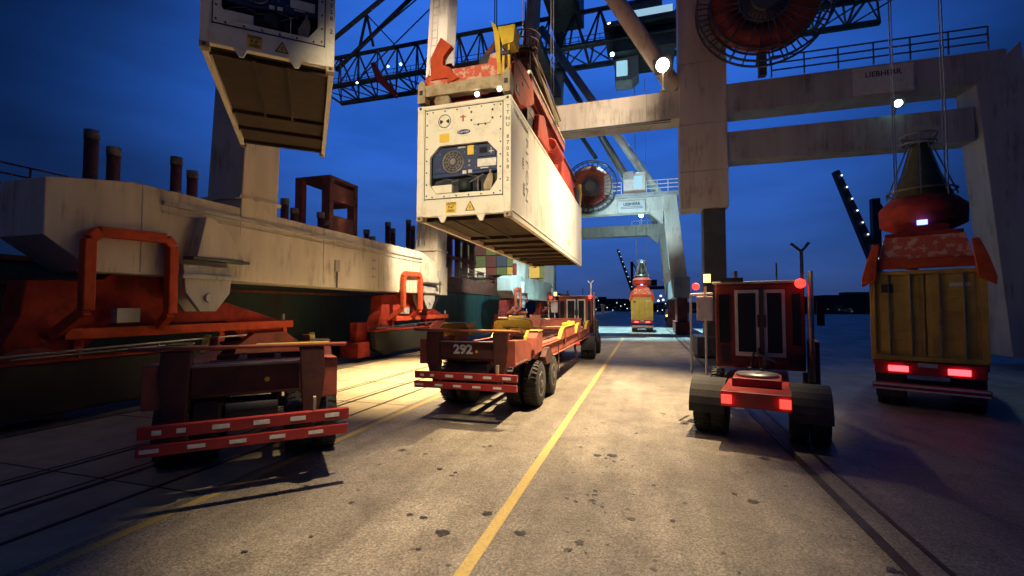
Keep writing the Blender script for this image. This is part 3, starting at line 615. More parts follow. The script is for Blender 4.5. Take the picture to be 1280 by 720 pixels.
# ------------------------------------------------------------ spreader
def spreader(label,loc,rot,near=True):
    r=thing('spreader',label,'spreader',loc,rot); W=1.21; L=12.19
    for i,y in enumerate((0,L-.3)):
        b=MB(); b.box(-W+.19,W-.19,y+.02,y+.26,.2,.49); eb=b.build('end_beam','cream_dirty',r,.02)
        for sx in (-1,1):
            b=MB(); x0,x1=sorted((sx*(W-.2),sx*W)); b.box(x0,x1,y-.01,y+.29,.04,.52); b.prism([(sx*(W-.19),.52),(sx*W,.52),(sx*(W-.03),.62),(sx*(W-.12),.65)],'y',y+.03,y+.25); hb=b.build('corner_housing','cream_dirty',r,.015)
            b=MB(); b.box(sx*(W-.1)-.045,sx*(W-.1)+.045,y-.014,y-.008,.24,.36); b.build('housing_slot','ink',hb)
    b=MB(); b.prism([(-.98,.462),(-.93,.72),(-.75,.84),(.62,.84),(.68,1.05),(.86,1.08),(1.0,.75),(1.06,.462)],'y',.06,.5); b.build('front_girder','scratch',r,.02)
    b=MB(); b.prism([(-.86,.6),(-.88,1.15),(-.6,1.66),(-.3,1.4),(-.52,1.16),(-.54,.95),(-.32,.84),(-.2,.6)],'y',.0,.16); b.prism([(-.82,.62),(-.84,1.2),(-.74,1.35),(-.66,.62)],'y',.16,.4); b.prism([(-.4,.45),(-.4,.86),(-.1,.55)],'y',-.02,.1); b.build('hook_plate','orange',r,.01)
    # yellow guide flipper
    b=MB(); b.prism([(.7,1.85),(.78,1.55),(.9,.5),(.98,.5),(.93,1.5),(.82,1.75)],'y',.02,.1); b.prism([(.9,1.62),(1.34,1.62),(1.3,1.2),(1.02,1.15)],'y',-.05,.4); b.box(1.14,1.2,.0,.06,.6,1.2); b.box(1.0,1.06,.02,.08,.5,1.2); b.build('guide_flipper','yellow',r,.012)
    b=MB(); b.path([(1.08,.0,.6),(1.1,-.02,1.0),(1.02,.0,1.15)],.02); b.tube((1.02,.0,.98),(1.2,.0,.98),.05,8); b.build('flipper_cylinder','ink',r)
    for sx in (-1,1):
        b=MB(); x0,x1=sorted((sx*(W-.22),sx*(W-.02)))
        b.prism([(.35,.25),(.35,.9),(.9,1.3),(1.9,1.42),(2.35,1.3),(2.5,.85),(1.6,.35),(.9,.12)],'x',x0,x1); b.build('side_plate','orange',r,.02)
        # long telescopic girder
        b=MB(); x0,x1=sorted((sx*.62,sx*.98)); b.box(x0,x1,.5,L-.4,.75,1.2); b.box(sx*.8-.28,sx*.8+.28,.5,L-.4,1.2,1.26); gi=b.build('telescopic_girder','dkred',r,.015)
        b=MB(); x0,x1=sorted((sx*.985,sx*1.02)); b.box(x0,x1,1.4,L-.8,1.16,1.24); b.build('cable_tray','cream_dirty',gi)
        b=MB(); b.prism([(3.0,.1),(3.2,.85),(3.9,1.1),(4.5,.7),(4.7,.2)],'x',*sorted((sx*1.02,sx*1.18))); b.build('side_plate','red',r,.02)
        b=MB()
        for k in range(9): b.ring((sx*1.1,5.2+k*.16,.62),.22,.06,'y',16)
        b.build('spring','red',r)
        b=MB(); b.prism([(7.2,.1),(7.2,.9),(9.2,.9),(10.8,.1)],'x',*sorted((sx*1.0,sx*1.14))); b.build('side_plate','red',r,.02)
        b=MB(); b.prism([(L-.3,.4),(L-.25,1.1),(L+.02,1.15),(L+.05,.7),(L-.05,.3)],'x',*sorted((sx*1.1,sx*1.24))); b.build('guide_flipper','yellow',r,.01)
        b=MB(); b.box(*sorted((sx*.95,sx*1.19)),L-.9,L-.4,.1,.8); b.build('drive_box','ink',r,.02)
    for sx in (-1,1):
        b=MB(); b.box(*sorted((sx*.78,sx*1.16)),2.3,7.8,1.3,1.66); ug=b.build('upper_girder','dkred',r,.015)
        b=MB(); b.box(*sorted((sx*1.165,sx*1.19)),2.4,7.7,1.6,1.66); b.build('cable_tray','cream_dirty',ug)
        b=MB(); b.box(*sorted((sx*.84,sx*.98)),2.5,7.4,.1,.72); b.build('gap_shade_box','ink',r)  # black box added for the shaded gap between girder and container
        b=MB(); b.box(*sorted((sx*1.0,sx*1.1)),6.9,7.5,.9,1.3); b.build('junction_box','ink',r)
        b=MB(); b.tube((sx*1.19,1.2,.8),(sx*1.205,1.2,.8),.05,10); b.box(*sorted((sx*1.191,sx*1.2)),.5,1.9,1.02,1.06); b.box(*sorted((sx*1.191,sx*1.2)),.6,.9,.35,.5); b.build('plate_slot','ink',r)
    b=MB(); b.box(-.6,.6,1.6,10.4,.62,1.1); b.box(-1.0,1.0,4.9,7.3,.35,1.35); b.build('main_frame','red',r,.03)
    b=MB()
    for k in range(10): b.box(-.9+.0,.95,4.0+k*.09,4.04+k*.09,.3,.74)
    b.build('radiator','dkred',r)
    # head block with ring platform and cable basket
    b=MB(); b.box(-.85,.85,3.9,8.2,1.45,1.95); b.box(-.6,.6,4.6,7.4,1.95,2.4); b.prism([(-.95,1.3),(-.95,1.7),(-.6,2.5),(.6,2.5),(.95,1.7),(.95,1.3)],'y',3.2,3.6); hb=b.build('head_block','red',r,.04)
    b=MB()
    for sx in (-.6,.6):
        for y in (4.2,7.8): b.ring((sx,y,2.3),.42,.14,'x',24,.18)
    b.build('sheave','crane_dark',hb)
    b=MB(); b.tube((.5,5.9,1.7),(.42,5.2,2.6),.8,20,.62,False); b.tube((.42,5.2,2.6),(.38,4.5,3.55),.62,20,.3,False); b.tube((.38,4.5,3.55),(.38,4.5,3.7),.36,20); bk=b.build('cable_basket','mesh_green',r)
    b=MB()
    for z,q in ((3.7,.4),(3.95,.46),(4.2,.48)): b.ring((.38,4.5,z),q,.035,'z',28,.035)
    for i in range(10):
        a=i*math.pi/5; b.bar((.38+.34*cos(a),4.5+.34*sin(a),3.6),(.38+.48*cos(a),4.5+.48*sin(a),4.2),.035)
        b.bar((.38+.37*cos(a),4.5+.37*sin(a),3.5),(.5+.84*cos(a),5.9+.84*sin(a),1.75),.04)
    b.build('basket_hoop','rust',bk)
    b=MB(); b.bar((.2,.75,1.3),(.55,1.0,1.95),.1,.12); b.bar((1.0,.9,1.4),(.75,.75,1.9),.1,.12); b.bar((.85,.8,1.3),(1.15,.95,1.7),.09); b.build('lever','rust',r,.01)
    b=MB(); b.lathe([(-.3,.34),(-.2,.42),(.2,.42),(.3,.34)],(.45,1.0,1.15),'x',20); b.build('motor','crane_dark',r)
    b=MB(); b.lathe([(-.1,.01),(-.1,.2),(.1,.2)],(-.6,.2,.1),'y',16); b.build('buffer_pad','cream_dirty',r)
    b=MB(); b.box(-.4,.3,.45,1.5,.02,.3); b.build('lower_box','red',r)
    if near:
        for x in (.36,.93):
            flood(r,(x,.06,.1 if x<.6 else .15),(-.15,-.85,-.3),'lamp_warm2',.13,'work_lamp')
    b=MB()
    for x,y in ((-.62,4.2),(-.55,4.2),(.55,4.2),(.62,4.2),(-.6,7.8),(.6,7.8),(.7,7.8)): b.tube((x,y,2.3),(x*1.05,y,34),.018,6)
    b.build('hoist_rope','ink',r)
    b=MB(); b.tube((.38,4.5,3.7),(.45,4.5,34),.03,6); b.build('power_cable','ink',r)
    return r
spreader('red spreader with scratched girder and yellow flipper gripping the white refrigerated container',(-4.19,9.9,7.73),(R(-.7),0,0))

# ------------------------------------------------------------ trailer 292
def trailer(label,loc,rotz=0,L=14.4,number='292'):
    r=thing('container_trailer',label,'trailer',loc,(0,0,rotz))
    # origin: ground under the rear end, x centred (world -4.11)
    # main side beams
    for sx in (-1,1):
        b=MB(); x0,x1=sorted((sx*.95,sx*1.22)); b.prism([(0,1.3),(0,1.9),(.9,1.86),(2.1,1.62),(L,1.52),(L,1.22),(4.0,1.16),(2.2,1.22),(1.6,1.32)],'x',x0,x1)
        b.box(*sorted((sx*.9,sx*1.27)),2.2,L,1.525,1.555); b.box(*sorted((sx*.9,sx*1.27)),3.6,L,1.10,1.14)
        sb=b.build('side_beam','trailer',r,.008)
        b=MB()
        for k in range(6): b.tube((sx*1.22,.12+k*.18,1.36),(sx*1.235,.12+k*.18,1.36),.018,6)
        b.build('bolt','fog_white',sb)
        b=MB(); x0,x1=sorted((sx*1.0,sx*1.3)); b.prism([(1.55,1.55),(1.75,1.85),(2.0,2.0),(2.55,2.0),(2.55,1.45),(1.6,1.4)],'x',x0,x1); gp=b.build('guide_plate','trailer',r,.012)
        b=MB(); b.prism([(1.98,2.035),(2.56,2.035),(2.56,2.003),(2.0,2.003)],'x',x0-.01,x1+.01); xi=x0 if sx>0 else x1; b.prism([(1.5,1.57),(1.72,1.88),(1.98,2.035),(2.0,2.003),(1.755,1.853),(1.53,1.553)],'x',xi-.03,xi+.04); b.build('yellow_edge','yellow',gp)
        for y in (5.5,9.2,12.6):
            if y+1.9<L+1.8:
                e=min(L,y+(3.4 if y<9 else 1.4))
                b=MB(); b.prism([(y,1.56),(y+.45,1.84),(y+.9,1.93),(e,1.93),(e,1.56)],'x',*sorted((sx*1.18,sx*1.27))); b.box(*sorted((sx*1.0,sx*1.3)),y+.9,y+1.05,1.3,1.9); gp=b.build('guide_plate','trailer',r,.01)
                b=MB(); b.prism([(y-.02,1.58),(y+.44,1.87),(y+.9,1.96),(e,1.96),(e,1.933),(y+.9,1.933),(y+.45,1.843),(y,1.563)],'x',*sorted((sx*1.16,sx*1.29))); b.build('yellow_edge','yellow',gp)
    b=MB(); y=1.2
    while y<L-.4: b.box(-.95,.95,y,y+.16,1.28,1.5); y+=1.5
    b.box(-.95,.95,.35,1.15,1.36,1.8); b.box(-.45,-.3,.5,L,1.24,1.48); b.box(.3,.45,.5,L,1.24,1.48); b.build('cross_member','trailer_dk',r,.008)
    # rear bulkhead : two tapered posts and number beam
    for sx in (-1,1):
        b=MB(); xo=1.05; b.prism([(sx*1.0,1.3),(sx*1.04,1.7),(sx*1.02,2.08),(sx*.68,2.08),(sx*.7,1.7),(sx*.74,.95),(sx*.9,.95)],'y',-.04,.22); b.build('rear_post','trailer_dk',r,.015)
        b=MB(); b.box(sx*.8-.09,sx*.8+.09,.02,.16,.8,1.2); b.build('bumper_bracket','trailer_dk',r)
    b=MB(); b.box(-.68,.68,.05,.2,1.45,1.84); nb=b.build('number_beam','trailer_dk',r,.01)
    b=MB(); b.box(-.7,.7,.0,.22,1.843,1.86); b.build('beam_edge','cream_dirty',nb)
    if number: text(number,.3,'white',nb,(-.1,.046,1.66),FRONT,w=.5,bold=.012)
    b=MB(); b.lathe([(-.004,.035),(.0,.035)],(.25,.05,1.62),'y',12); b.build('round_sticker','sticker',nb)
    b=MB(); b.tube((-1.36,-.02,2.12),(1.34,-.02,2.11),.03,10); b.box(-.66,.66,-.01,.16,2.085,2.12); tb=b.build('top_bar','trailer',r)
    b=MB(); b.box(-1.3,-.55,-.03,.16,2.122,2.145); b.box(.1,1.1,-.03,.16,2.122,2.145); b.build('yellow_edge','yellow',tb)
    # bumpers
    for z0,z1,dx in ((1.0,1.16,0),(.78,.93,-.01)):
        b=MB(); b.box(-1.18+dx,1.36+dx,-.34,-.24,z0,z1); bu=b.build('bumper','truck_red',r,.012)
        b=MB()
        xs=(-.98,-.72,-.28,.2,.66,1.12) if dx==0 else (-1.05,-.55,-.08,.4,.9)
        for i,x in enumerate(xs): 
            w=.05 if (dx==0 and i in (0,1)) else .1
            b.box(x-w,x+w,-.346,-.341,z0+.05,z1-.05)
        b.build('reflector','white',bu)
    b=MB(); b.box(.86,.9,-.33,-.2,1.16,1.36); b.box(.86,.9,-.233,-.2,.8,1.16); b.build('bumper_pin','cream_dirty',r)
    # axle gear
    b=MB(); b.tube((-1.2,2.0,.6),(1.2,2.0,.6),.11,12); b.tube((-1.2,3.7,.6),(1.2,3.7,.6),.11,12); b.tube((-.3,.5,1.15),(.4,.5,1.15),.17,14)
    b.box(-.75,-.55,1.2,4.4,.72,1.0); b.box(.55,.75,1.2,4.4,.72,1.0); b.box(-.7,-.4,.4,.9,.95,1.3); b.tube((.5,.3,1.08),(.8,.3,1.08),.1,10); b.build('axle','ink',r,.01)
    for y in (2.0,3.7):
        for x,o in ((-1.2,-1),(-.72,-1),(.72,1),(1.2,1)): wheel(r,x,y,.6,.38,o)
    b=MB(); b.prism([(2.35,1.28),(2.65,1.5),(3.05,1.5),(3.4,1.28),(3.2,1.05),(2.6,1.05)],'x',1.23,1.42); b.prism([(2.35,1.28),(2.65,1.5),(3.05,1.5),(3.4,1.28),(3.2,1.05),(2.6,1.05)],'x',-1.42,-1.23); b.build('mudguard','trailer_dk',r,.01)
    b=MB(); b.tube((1.3,5.0,.5),(1.3,5.0,1.5),.02,6); b.build('marker_pole','steel',r)
    # twist-lock bolsters, yellow
    if L>9:
        b=MB(); b.prism([(-1.25,1.75),(-1.2,2.1),(-1.1,2.2),(.1,2.22),(.2,2.1),(.2,1.9),(-.2,1.88),(-.25,2.0),(-.8,1.95),(-.85,1.75)],'y',5.6,5.9); b.build('twistlock_bolster','yellow',r,.02)
        b=MB(); b.tube((.75,8.9,1.85),(1.25,8.9,1.95),.16,14); b.box(.7,1.25,8.7,9.1,1.56,1.75); b.prism([(.8,1.7),(1.2,1.7),(1.25,2.05),(.95,2.1)],'y',8.9,9.1); b.build('twistlock_bolster','yellow',r,.02)
        b=MB(); b.tube((-1.5,7.0,2.25),(.6,7.0,2.2),.03,8); b.tube((-1.2,5.9,1.9),(1.2,9,1.85),.03,8); b.build('slide_rod','cream_dirty',r)
        b=MB(); b.box(-1.25,-.5,1.4,1.9,1.9,2.15); b.prism([(-1.35,2.1),(-.5,2.1),(-.55,2.25),(-1.2,2.25)],'y',1.3,2.0); b.build('twistlock_bolster','yellow',r,.02)
        b=MB(); b.box(-1.25,-.7,7.6,7.9,1.6,2.25); b.box(-1.25,-.6,7.6,7.9,2.25,2.32); b.build('twistlock_bolster','yellow',r,.02)
        b=MB(); b.box(-1.1,1.1,11.9,12.05,1.56,2.02); b.box(-1.2,-.7,10.9,11.1,1.56,2.3); b.box(-1.0,1.0,12.9,13.0,2.0,2.1); b.build('front_bolster','trailer',r,.015)
        b=MB(); b.box(-.6,.6,11.5,L+.3,.95,1.22); b.bar((.9,11.0,1.2),(1.0,11.2,.2),.1); b.bar((-.9,11.0,1.2),(-1.0,11.2,.2),.1); b.build('gooseneck','trailer_dk',r,.02)
    return r
trailer('empty red container trailer numbered 292 standing below the hanging white container',(-4.11,10.0,0))

# ------------------------------------------------------------ terminal tractor
def tractor(label,loc,rotz=0):
    r=thing('terminal_tractor',label,'tractor',loc,(0,0,rotz))
    # origin ground below rear axle, x centred ; cab ahead (+y)
    b=MB(); b.box(-.95,.95,1.5,3.3,1.2,3.25); b.box(-.4,.95,3.3,3.5,1.3,2.4); cab=b.build('cab','dkred',r,.04)
    b=MB(); b.box(-1.0,1.0,1.4,3.4,3.255,3.31); b.build('roof','crane_grey',cab,.02)
    for x0,x1 in ((-.5,.02),(.12,.56)):
        b=MB(); b.box(x0,x1,1.46,1.497,1.5,3.1); w=b.build('rear_door','fog_white',cab,.006)
        b=MB(); b.box(x0+.07,x1-.07,1.44,1.458,1.6,3.02); b.build('door_glass','glass',w)
    b=MB(); b.box(.7,.86,1.45,1.499,1.8,3.0); b.box(-.85,-.62,1.45,1.499,1.8,3.0); b.build('side_glass','glass',cab)
    b=MB(); b.box(-.6,.6,-1.1,3.2,.75,1.05); b.box(-.45,.45,-.4,.6,1.05,1.22); b.build('frame','truck_red',r,.02)
    for x,o in ((-1.05,-1),(.72,1),(1.08,1),(-.72,-1)): wheel(r,x,0,.52,.32,o)
    for x,o in ((-1.05,-1),(1.08,1)): wheel(r,x,2.9,.5,.3,o)
    b=MB()
    for sx in (-1,1):
        A_=[(.68*cos(a),.52+.62*sin(a)) for a in [R(v) for v in range(12,170,14)]]+[(-.68,.5)]; B_=[(.64*cos(a),.52+.58*sin(a)) for a in [R(v) for v in range(12,170,14)]]+[(-.64,.5)]
        b.prism(A_+B_[::-1],'x',*sorted((sx*.58,sx*1.26)))
    b.build('mudguard','black',r)
    b=MB()
    for k in range(9): b.box(-.84,-.64,1.46,1.5,1.3+k*.05,1.325+k*.05)
    for k in range(6): b.box(.62,.9,1.46,1.5,1.3+k*.05,1.325+k*.05)
    b.build('louvre','ink',cab)
    b=MB(); b.box(.02,.12,1.42,1.497,1.45,3.15); b.tube((.0,1.43,2.2),(.0,1.43,2.5),.02,6); b.tube((.14,1.43,2.2),(.14,1.43,2.5),.02,6); b.build('door_handle','ink',cab)
    b=MB(); b.box(-.8,-.3,1.35,1.6,3.31,3.4); b.tube((.4,1.7,3.31),(.4,1.7,3.75),.02,6); b.tube((-.5,1.9,3.31),(-.5,1.9,3.6),.05,8); b.build('roof_fitting','ink',cab)
    for sx in (-1,1):
        b=MB(); b.bar((sx*1.0,3.2,2.6),(sx*1.35,3.25,2.7),.04); b.box(*sorted((sx*1.28,sx*1.45)),3.2,3.26,2.2,2.85); b.build('mirror','ink',r)
        b=MB(); b.box(*sorted((sx*.4,sx*.58)),-1.16,-1.1,.82,.98); b.build('tail_lamp','lamp_red',r)
    b=MB(); b.lathe([(0,.42),(.06,.4),(.08,.1)],(0,.1,1.22),'z',24); b.build('fifth_wheel','steel',r)
    b=MB(); b.tube((-.55,.9,1.0),(-.55,1.4,1.0),.16,14); b.tube((.2,1.2,1.25),(.2,1.2,1.5),.12,12); b.path([(-.1,1.4,1.6),(-.15,.8,1.3),(-.2,.3,1.35)],.025); b.path([(.0,1.4,1.7),(.05,.9,1.25),(.1,.4,1.35)],.025); b.build('air_tank','ink',r)
    b=MB(); b.tube((1.05,1.3,1.0),(1.05,1.3,3.5),.06,10); b.bar((.9,1.3,3.3),(.9,1.3,3.95),.07); b.bar((.9,1.3,3.95),(.7,1.3,4.15),.06); b.bar((.9,1.3,3.95),(1.05,1.3,4.15),.06); b.build('exhaust_stack','steel',r)
    b=MB(); b.lathe([(-.08,.09),(.0,.11),(.08,.09)],(.86,1.22,3.22),'y',14); b.build('beacon','lamp_red',r)
    b=MB(); b.lathe([(-.08,.07),(.0,.09),(.08,.07)],(-1.35,1.22,3.2),'y',14); b.build('beacon','lamp_red',r)
    b=MB(); b.tube((-1.1,1.3,3.3),(-1.1,1.3,3.5),.08,10); b.build('amber_beacon','lamp_amber',r)
    b=MB(); b.box(-1.35,-.98,1.25,1.45,2.35,2.95); b.build('battery_box','fog_white',r,.02)
    b=MB(); b.tube((-1.15,1.35,1.0),(-1.15,1.35,3.2),.03,8); b.tube((-1.5,1.35,1.0),(-1.5,1.35,3.0),.03,8); b.tube((-1.5,1.35,3.0),(-.98,1.35,3.02),.03,8); b.build('grab_rail','fog_white',r)
    b=MB(); b.box(1.0,1.22,1.6,2.2,.7,1.9); b.build('fuel_tank','ink',r,.03)
    b=MB(); b.path([(.5,1.3,1.3),(.3,.6,1.5),(.0,.0,1.7)],.02); b.build('air_hose','ink',r)
    return r
tractor('dark red terminal tractor with red beacon lamps coupled ahead of trailer 292',(-3.75,23.7,0))

# ------------------------------------------------------------ dry container + loaded truck
def dry_container(label,loc,rotz,m='box_khaki',L=6.06,group=None,plain=False):
    r=thing('shipping_container',label,'container',loc,(0,0,rotz),group); W=1.22;H=2.59
    b=MB()
    for sx in (-1,1):
        pts=[];n=int(L/.28)
        y=.15
        base=sx*(W-.04)
        for i in range(n):
            pts+=[(base,y),(base-sx*.035,y+.07),(base-sx*.035,y+.14),(base,y+.21)]; y+=(L-.3)/n
        pts.append((base,L-.15)); pts+=[(base-sx*.06,L-.15),(base-sx*.06,.15)]
        b.prism(pts,'z',.15,H-.1)
    b.build('side_wall',m,r)
    b=MB(); b.box(-W,W,.0,.12,.0,.14); b.box(-W,W,0,.12,H-.13,H); b.box(-W,W,L-.12,L,0,H)
    for sx in (-1,1): b.box(*sorted((sx*(W-.13),sx*W)),0,.12,.14,H-.13); b.box(*sorted((sx*(W-.1),sx*W)),.12,L-.12,0,.14); b.box(*sorted((sx*(W-.1),sx*W)),.12,L-.12,H-.1,H)
    b.box(-W+.05,W-.05,.12,L-.12,H-.08,H-.05); b.box(-W+.1,W-.1,.12,L-.12,.1,.14); b.build('frame',m,r,.008)
    for sx in (-1,1):
        b=MB(); x0,x1=sorted((sx*.015,sx*(W-.135))); b.box(x0,x1,.05,.1,.15,H-.14)
        for k in range(4): z=.24+k*.58; b.box(x0+.1,x1-.1,.03,.05,z,z+.42)
        d=b.build('door',m,r,.01)
        b=MB()
        for q in (.3,.78): b.tube((sx*q,.01,.12),(sx*q,.01,H-.1),.02,6); b.box(sx*q-.05,sx*q+.05,-.005,.02,1.1,1.16)
        b.build('lock_rod','steel' if not plain else m,d)
    if not plain:
        b=MB(); b.box(-.95,-.68,.02,.029,1.95,2.2); b.build('placard','ink',r); b=MB(); b.box(.5,.9,.02,.029,2.1,2.2); b.build('placard','fog_white',r)
    return r
def load_truck(label,loc,boxlabel,sprlabel,rotz=0,ks=.92):
    x,y,_=loc
    r=thing('container_truck',label,'truck',loc,(0,0,rotz))
    b=MB(); b.box(-1.15,1.15,0,.1,1.0,1.35); b.box(-.5,-.35,0,8.5,1.0,1.35); b.box(.35,.5,0,8.5,1.0,1.35)
    for k in range(6): b.box(-1.2,1.2,.2+k*1.3,.35+k*1.3,1.2,1.38)
    b.build('chassis','truck_red',r,.01)
    b=MB(); b.box(-1.2,1.2,-.12,-.02,.55,.75); bu=b.build('bumper','truck_red',r,.01)
    b=MB(); b.box(-1.18,1.18,-.126,-.121,.68,.73); b.box(-1.18,1.18,-.126,-.121,.56,.6); b.build('reflector','white',bu)
    for sx in (-.62,.62):
        b=MB(); b.box(sx-.22,sx+.22,-.05,0,1.08,1.24); b.build('tail_lamp','tail_red',r,.01)
    b=MB(); b.box(-.2,.2,-.04,0,1.24,1.35); b.build('number_plate','fog_white',r)
    for yy in (1.0,2.3):
        for xx,o in ((-1.0,-1),(-.66,-1),(.66,1),(1.0,1)): wheel(r,xx,yy,.5,.3,o)
    b=MB(); b.box(-1.1,1.1,.6,2.8,.45,.55); b.box(-1.15,-.5,.3,.35,.3,1.0); b.box(.5,1.15,.3,.35,.3,1.0); b.build('mud_flap','ink',r)
    b=MB(); b.box(-1.15,1.15,8.2,10.3,1.0,3.1); b.build('cab','truck_red',r,.06)
    for xx,o in ((-1.0,-1),(1.0,1)): wheel(r,xx,9.3,.5,.3,o)
    c=dry_container(boxlabel,(0,0,0),rotz); c.location=Vector(loc)+Matrix.Rotation(rotz,3,'Z')@Vector((0,.1,1.385*ks)); r.scale=c.scale=(ks,ks,ks)
    s=thing('spreader',sprlabel,'spreader',Vector(loc)+Matrix.Rotation(rotz,3,'Z')@Vector((0,.1,3.985*ks)),(0,0,rotz)); s.scale=(ks,ks,.8)
    b=MB(); b.box(-1.2,1.2,.0,.3,.05,.35)
    for sx in (-1,1): b.prism([(sx*1.05,-.3),(sx*1.38,-.55),(sx*1.4,-.3),(sx*1.25,.4),(sx*1.1,.9),(sx*.95,.9),(sx*1.0,.3)],'y',-.08,.05)
    b.build('end_beam','orange',s,.02)
    b=MB(); b.prism([(-1.0,.36),(-.85,1.1),(.85,1.1),(1.0,.36)],'y',.05,.5); b.build('pale_girder','scratch',s,.02)
    b=MB(); b.box(-.85,.85,.5,5.5,.45,1.3); b.box(-.6,.6,1.0,1.6,1.3,1.6); b.lathe([(1.55,.7),(1.75,1.05),(2.4,1.08),(2.75,.8)],(0,2.2,0),'z',20); b.build('head_block','red',s,.03)
    b=MB(); b.tube((0,1.1,1.62),(0,1.08,1.78),.12,10); b.build('blue_lamp','lamp_blue',s)
    b=MB(); b.lathe([(2.76,.78),(3.6,.5),(4.6,.24),(4.75,.3)],(0,2.2,0),'z',16); bk=b.build('cable_basket','mesh_green',s)
    b=MB()
    for z,rr in ((4.8,.42),(5.1,.45),(3.0,.85)): b.ring((0,2.2,z),rr,.05,'z',20)
    for i in range(8):
        a=i*math.pi/4; b.bar((.3*cos(a),2.2+.3*sin(a),4.7),(.45*cos(a),2.2+.45*sin(a),5.1),.04); b.bar((.85*cos(a),2.2+.85*sin(a),2.8),(.3*cos(a),2.2+.3*sin(a),4.7),.04)
    b.build('basket_hoop','steel',bk)
    b=MB()
    for xx in (-.6,.6):
        for yy in (1.2,3.2): b.tube((xx,yy,2.6),(xx,yy,30),.02,5)
    b.build('hoist_rope','steel',s)
    return r
load_truck('far container truck with glowing red tail lamps in the lane ahead of the tractor',(-.3,49,0),'khaki container with double doors on the far truck past the bright pool of light','red and white spreader settled on the khaki container of the far truck')
# ------------------------------------------------------------ the same kinds standing at the dim sides of the view
load_truck('nearer container truck on the right with red tail lamps and dark tyres',(6.9,14.04,0),'khaki green container on the nearer truck at the right','red spreader with cable basket above the nearer truck at the right',rotz=R(-26))
t2=tractor('terminal tractor without trailer standing by the landside crane leg',(2.25,10.6,0),R(-14))
trailer('short dim red trailer standing turned on the rails beside the near crane bogie',(-5.55,5.2,0),rotz=R(44),L=6.2,number=None)
reefer('dim white refrigerated container hanging turned before the near seaside crane leg',(-7.3,7.2,7.75),(0,0,R(41)),L=6.06,detail=False)
s=thing('spreader','plain red spreader holding the turned container at the upper left','spreader',(-7.3,7.2,10.67),(0,0,R(41)))
b=MB(); b.box(-1.2,1.2,0,.3,.0,.4); b.box(-1.2,1.2,5.7,6,.0,.4); b.box(-.5,.5,.3,5.7,.1,.7); b.build('frame','red',s,.02)
b=MB(); [b.tube((x,y,.7),(x,y,26),.02,6) for x in (-.4,.4) for y in (2,4)]; b.build('hoist_rope','steel',s)

# ------------------------------------------------------------ ship
S=thing('container_ship','dark green container ship moored along the quay behind the cranes','ship',(0,0,0))
b=MB(); b.box(-46,-16.5,-40,150,-3,3.95); b.build('hull','hull',S,.05)
b=MB(); b.box(-16.8,-16.42,-40,47,3.95,4.1); b.box(-16.47,-16.4,-40,30,3.3,3.42); b.build('rubbing_strake','rust',S)
b=MB()
for y in range(-10,140,6): b.box(-16.495,-16.485,y,y+.04,-2,3.9)
b.build('plate_seam','hull',S)
b=MB(); b.box(-24,-16.9,36,150,3.96,5.4); b.build('hatch_coaming','rust',S)
b=MB()
for y in [11.5,14.7,17.9,21,24,29,31.9,35.2]:
    h=9.0 if y<20 else {21:8.6,24:8.4,29:8.1,31.9:9.2,35.2:10.0}.get(y,8.5)
    for d in (0,.75): b.tube((-20,y+d,3.9),(-20,y+d,h-.4*(d>0)),.22 if h>8.5 else .18,10)
b.build('lashing_post','rust',S)
b=MB()
for y in [11.5,14.7,17.9,21,24,29,31.9,35.2]:
    h=9.0 if y<20 else {21:8.6,24:8.4,29:8.1,31.9:9.2,35.2:10.0}.get(y,8.5)
    for d in (0,.75): hh=h-.4*(d>0); b.tube((-20,y+d,hh),(-20,y+d,hh+.35),.24,10)
b.build('post_cap','cream_dirty',S)
b=MB()
for k in range(4): b.box(-20.4,-19.6,26+k*2.2,27.6+k*2.2,5.2,5.5)
b.box(-20.3,-19.7,8,40,5.9,6.3); railing(b,(-19.6,8,6.3),(-19.6,40,6.3),1.0,1.6,.025)
b.build('lashing_bridge','rust',S)
def tower(y0,y1,zt,mt='orange_ship'):
    b=MB()
    for y in (y0,y1-.4): b.box(-20.4,-19.8,y,y+.4,3.96,zt); b.box(-22.6,-22,y,y+.4,3.96,zt)
    z=5.6
    while z<zt: b.box(-20.4,-19.85,y0+.4,y1-.4,z,z+1.1); b.box(-22.6,-19.8,y1-.38,y1-.02,z,z+.4); z+=2.1
    b.box(-22.6,-19.8,y0,y1,zt,zt+.2); b.build('bridge_tower',mt,S,.02)
tower(24.6,27.6,11.2); tower(4.2,8.2,13.5); 
b=MB()
for k in range(6):
    y=40+k*2.2; b.box(-20.6,-20,y,y+.35,3.96,13.5)
for z in (5.6,7.9,10.2,12.4): b.box(-20.55,-20.05,40,52,z,z+.35)
b.build('bridge_tower','rust',S)
b=MB()
for k in range(11):
    y=56+k*1.3; x=-17.5-random.random()*4; h=5.4+random.random()*1.8; b.box(x,x+.25,y,y+.25,3.96,h); b.box(x-1,x+1.4,y,y+.12,h-.3,h)
railing(b,(-17,40,5.4),(-17,80,5.4),1.0,1.5,.03); b.build('deck_fitting','rust',S)
b=MB()
for k in range(14): 
    b.box(-18-random.random()*6,-17.6-random.random()*3,58+k*1.4,58.1+k*1.4,5.0+random.random()*1.6,5.15+random.random()*1.6)
b.build('deck_rod','steel',S)
cols=['box_green','box_maroon','box_green','box_blue','box_rust','box_khaki','box_maroon','box_green','box_blue','box_khaki']
names={'box_green':'green','box_maroon':'maroon','box_blue':'blue','box_rust':'rust red','box_khaki':'khaki','reefer':'white refrigerated'}
protos={}
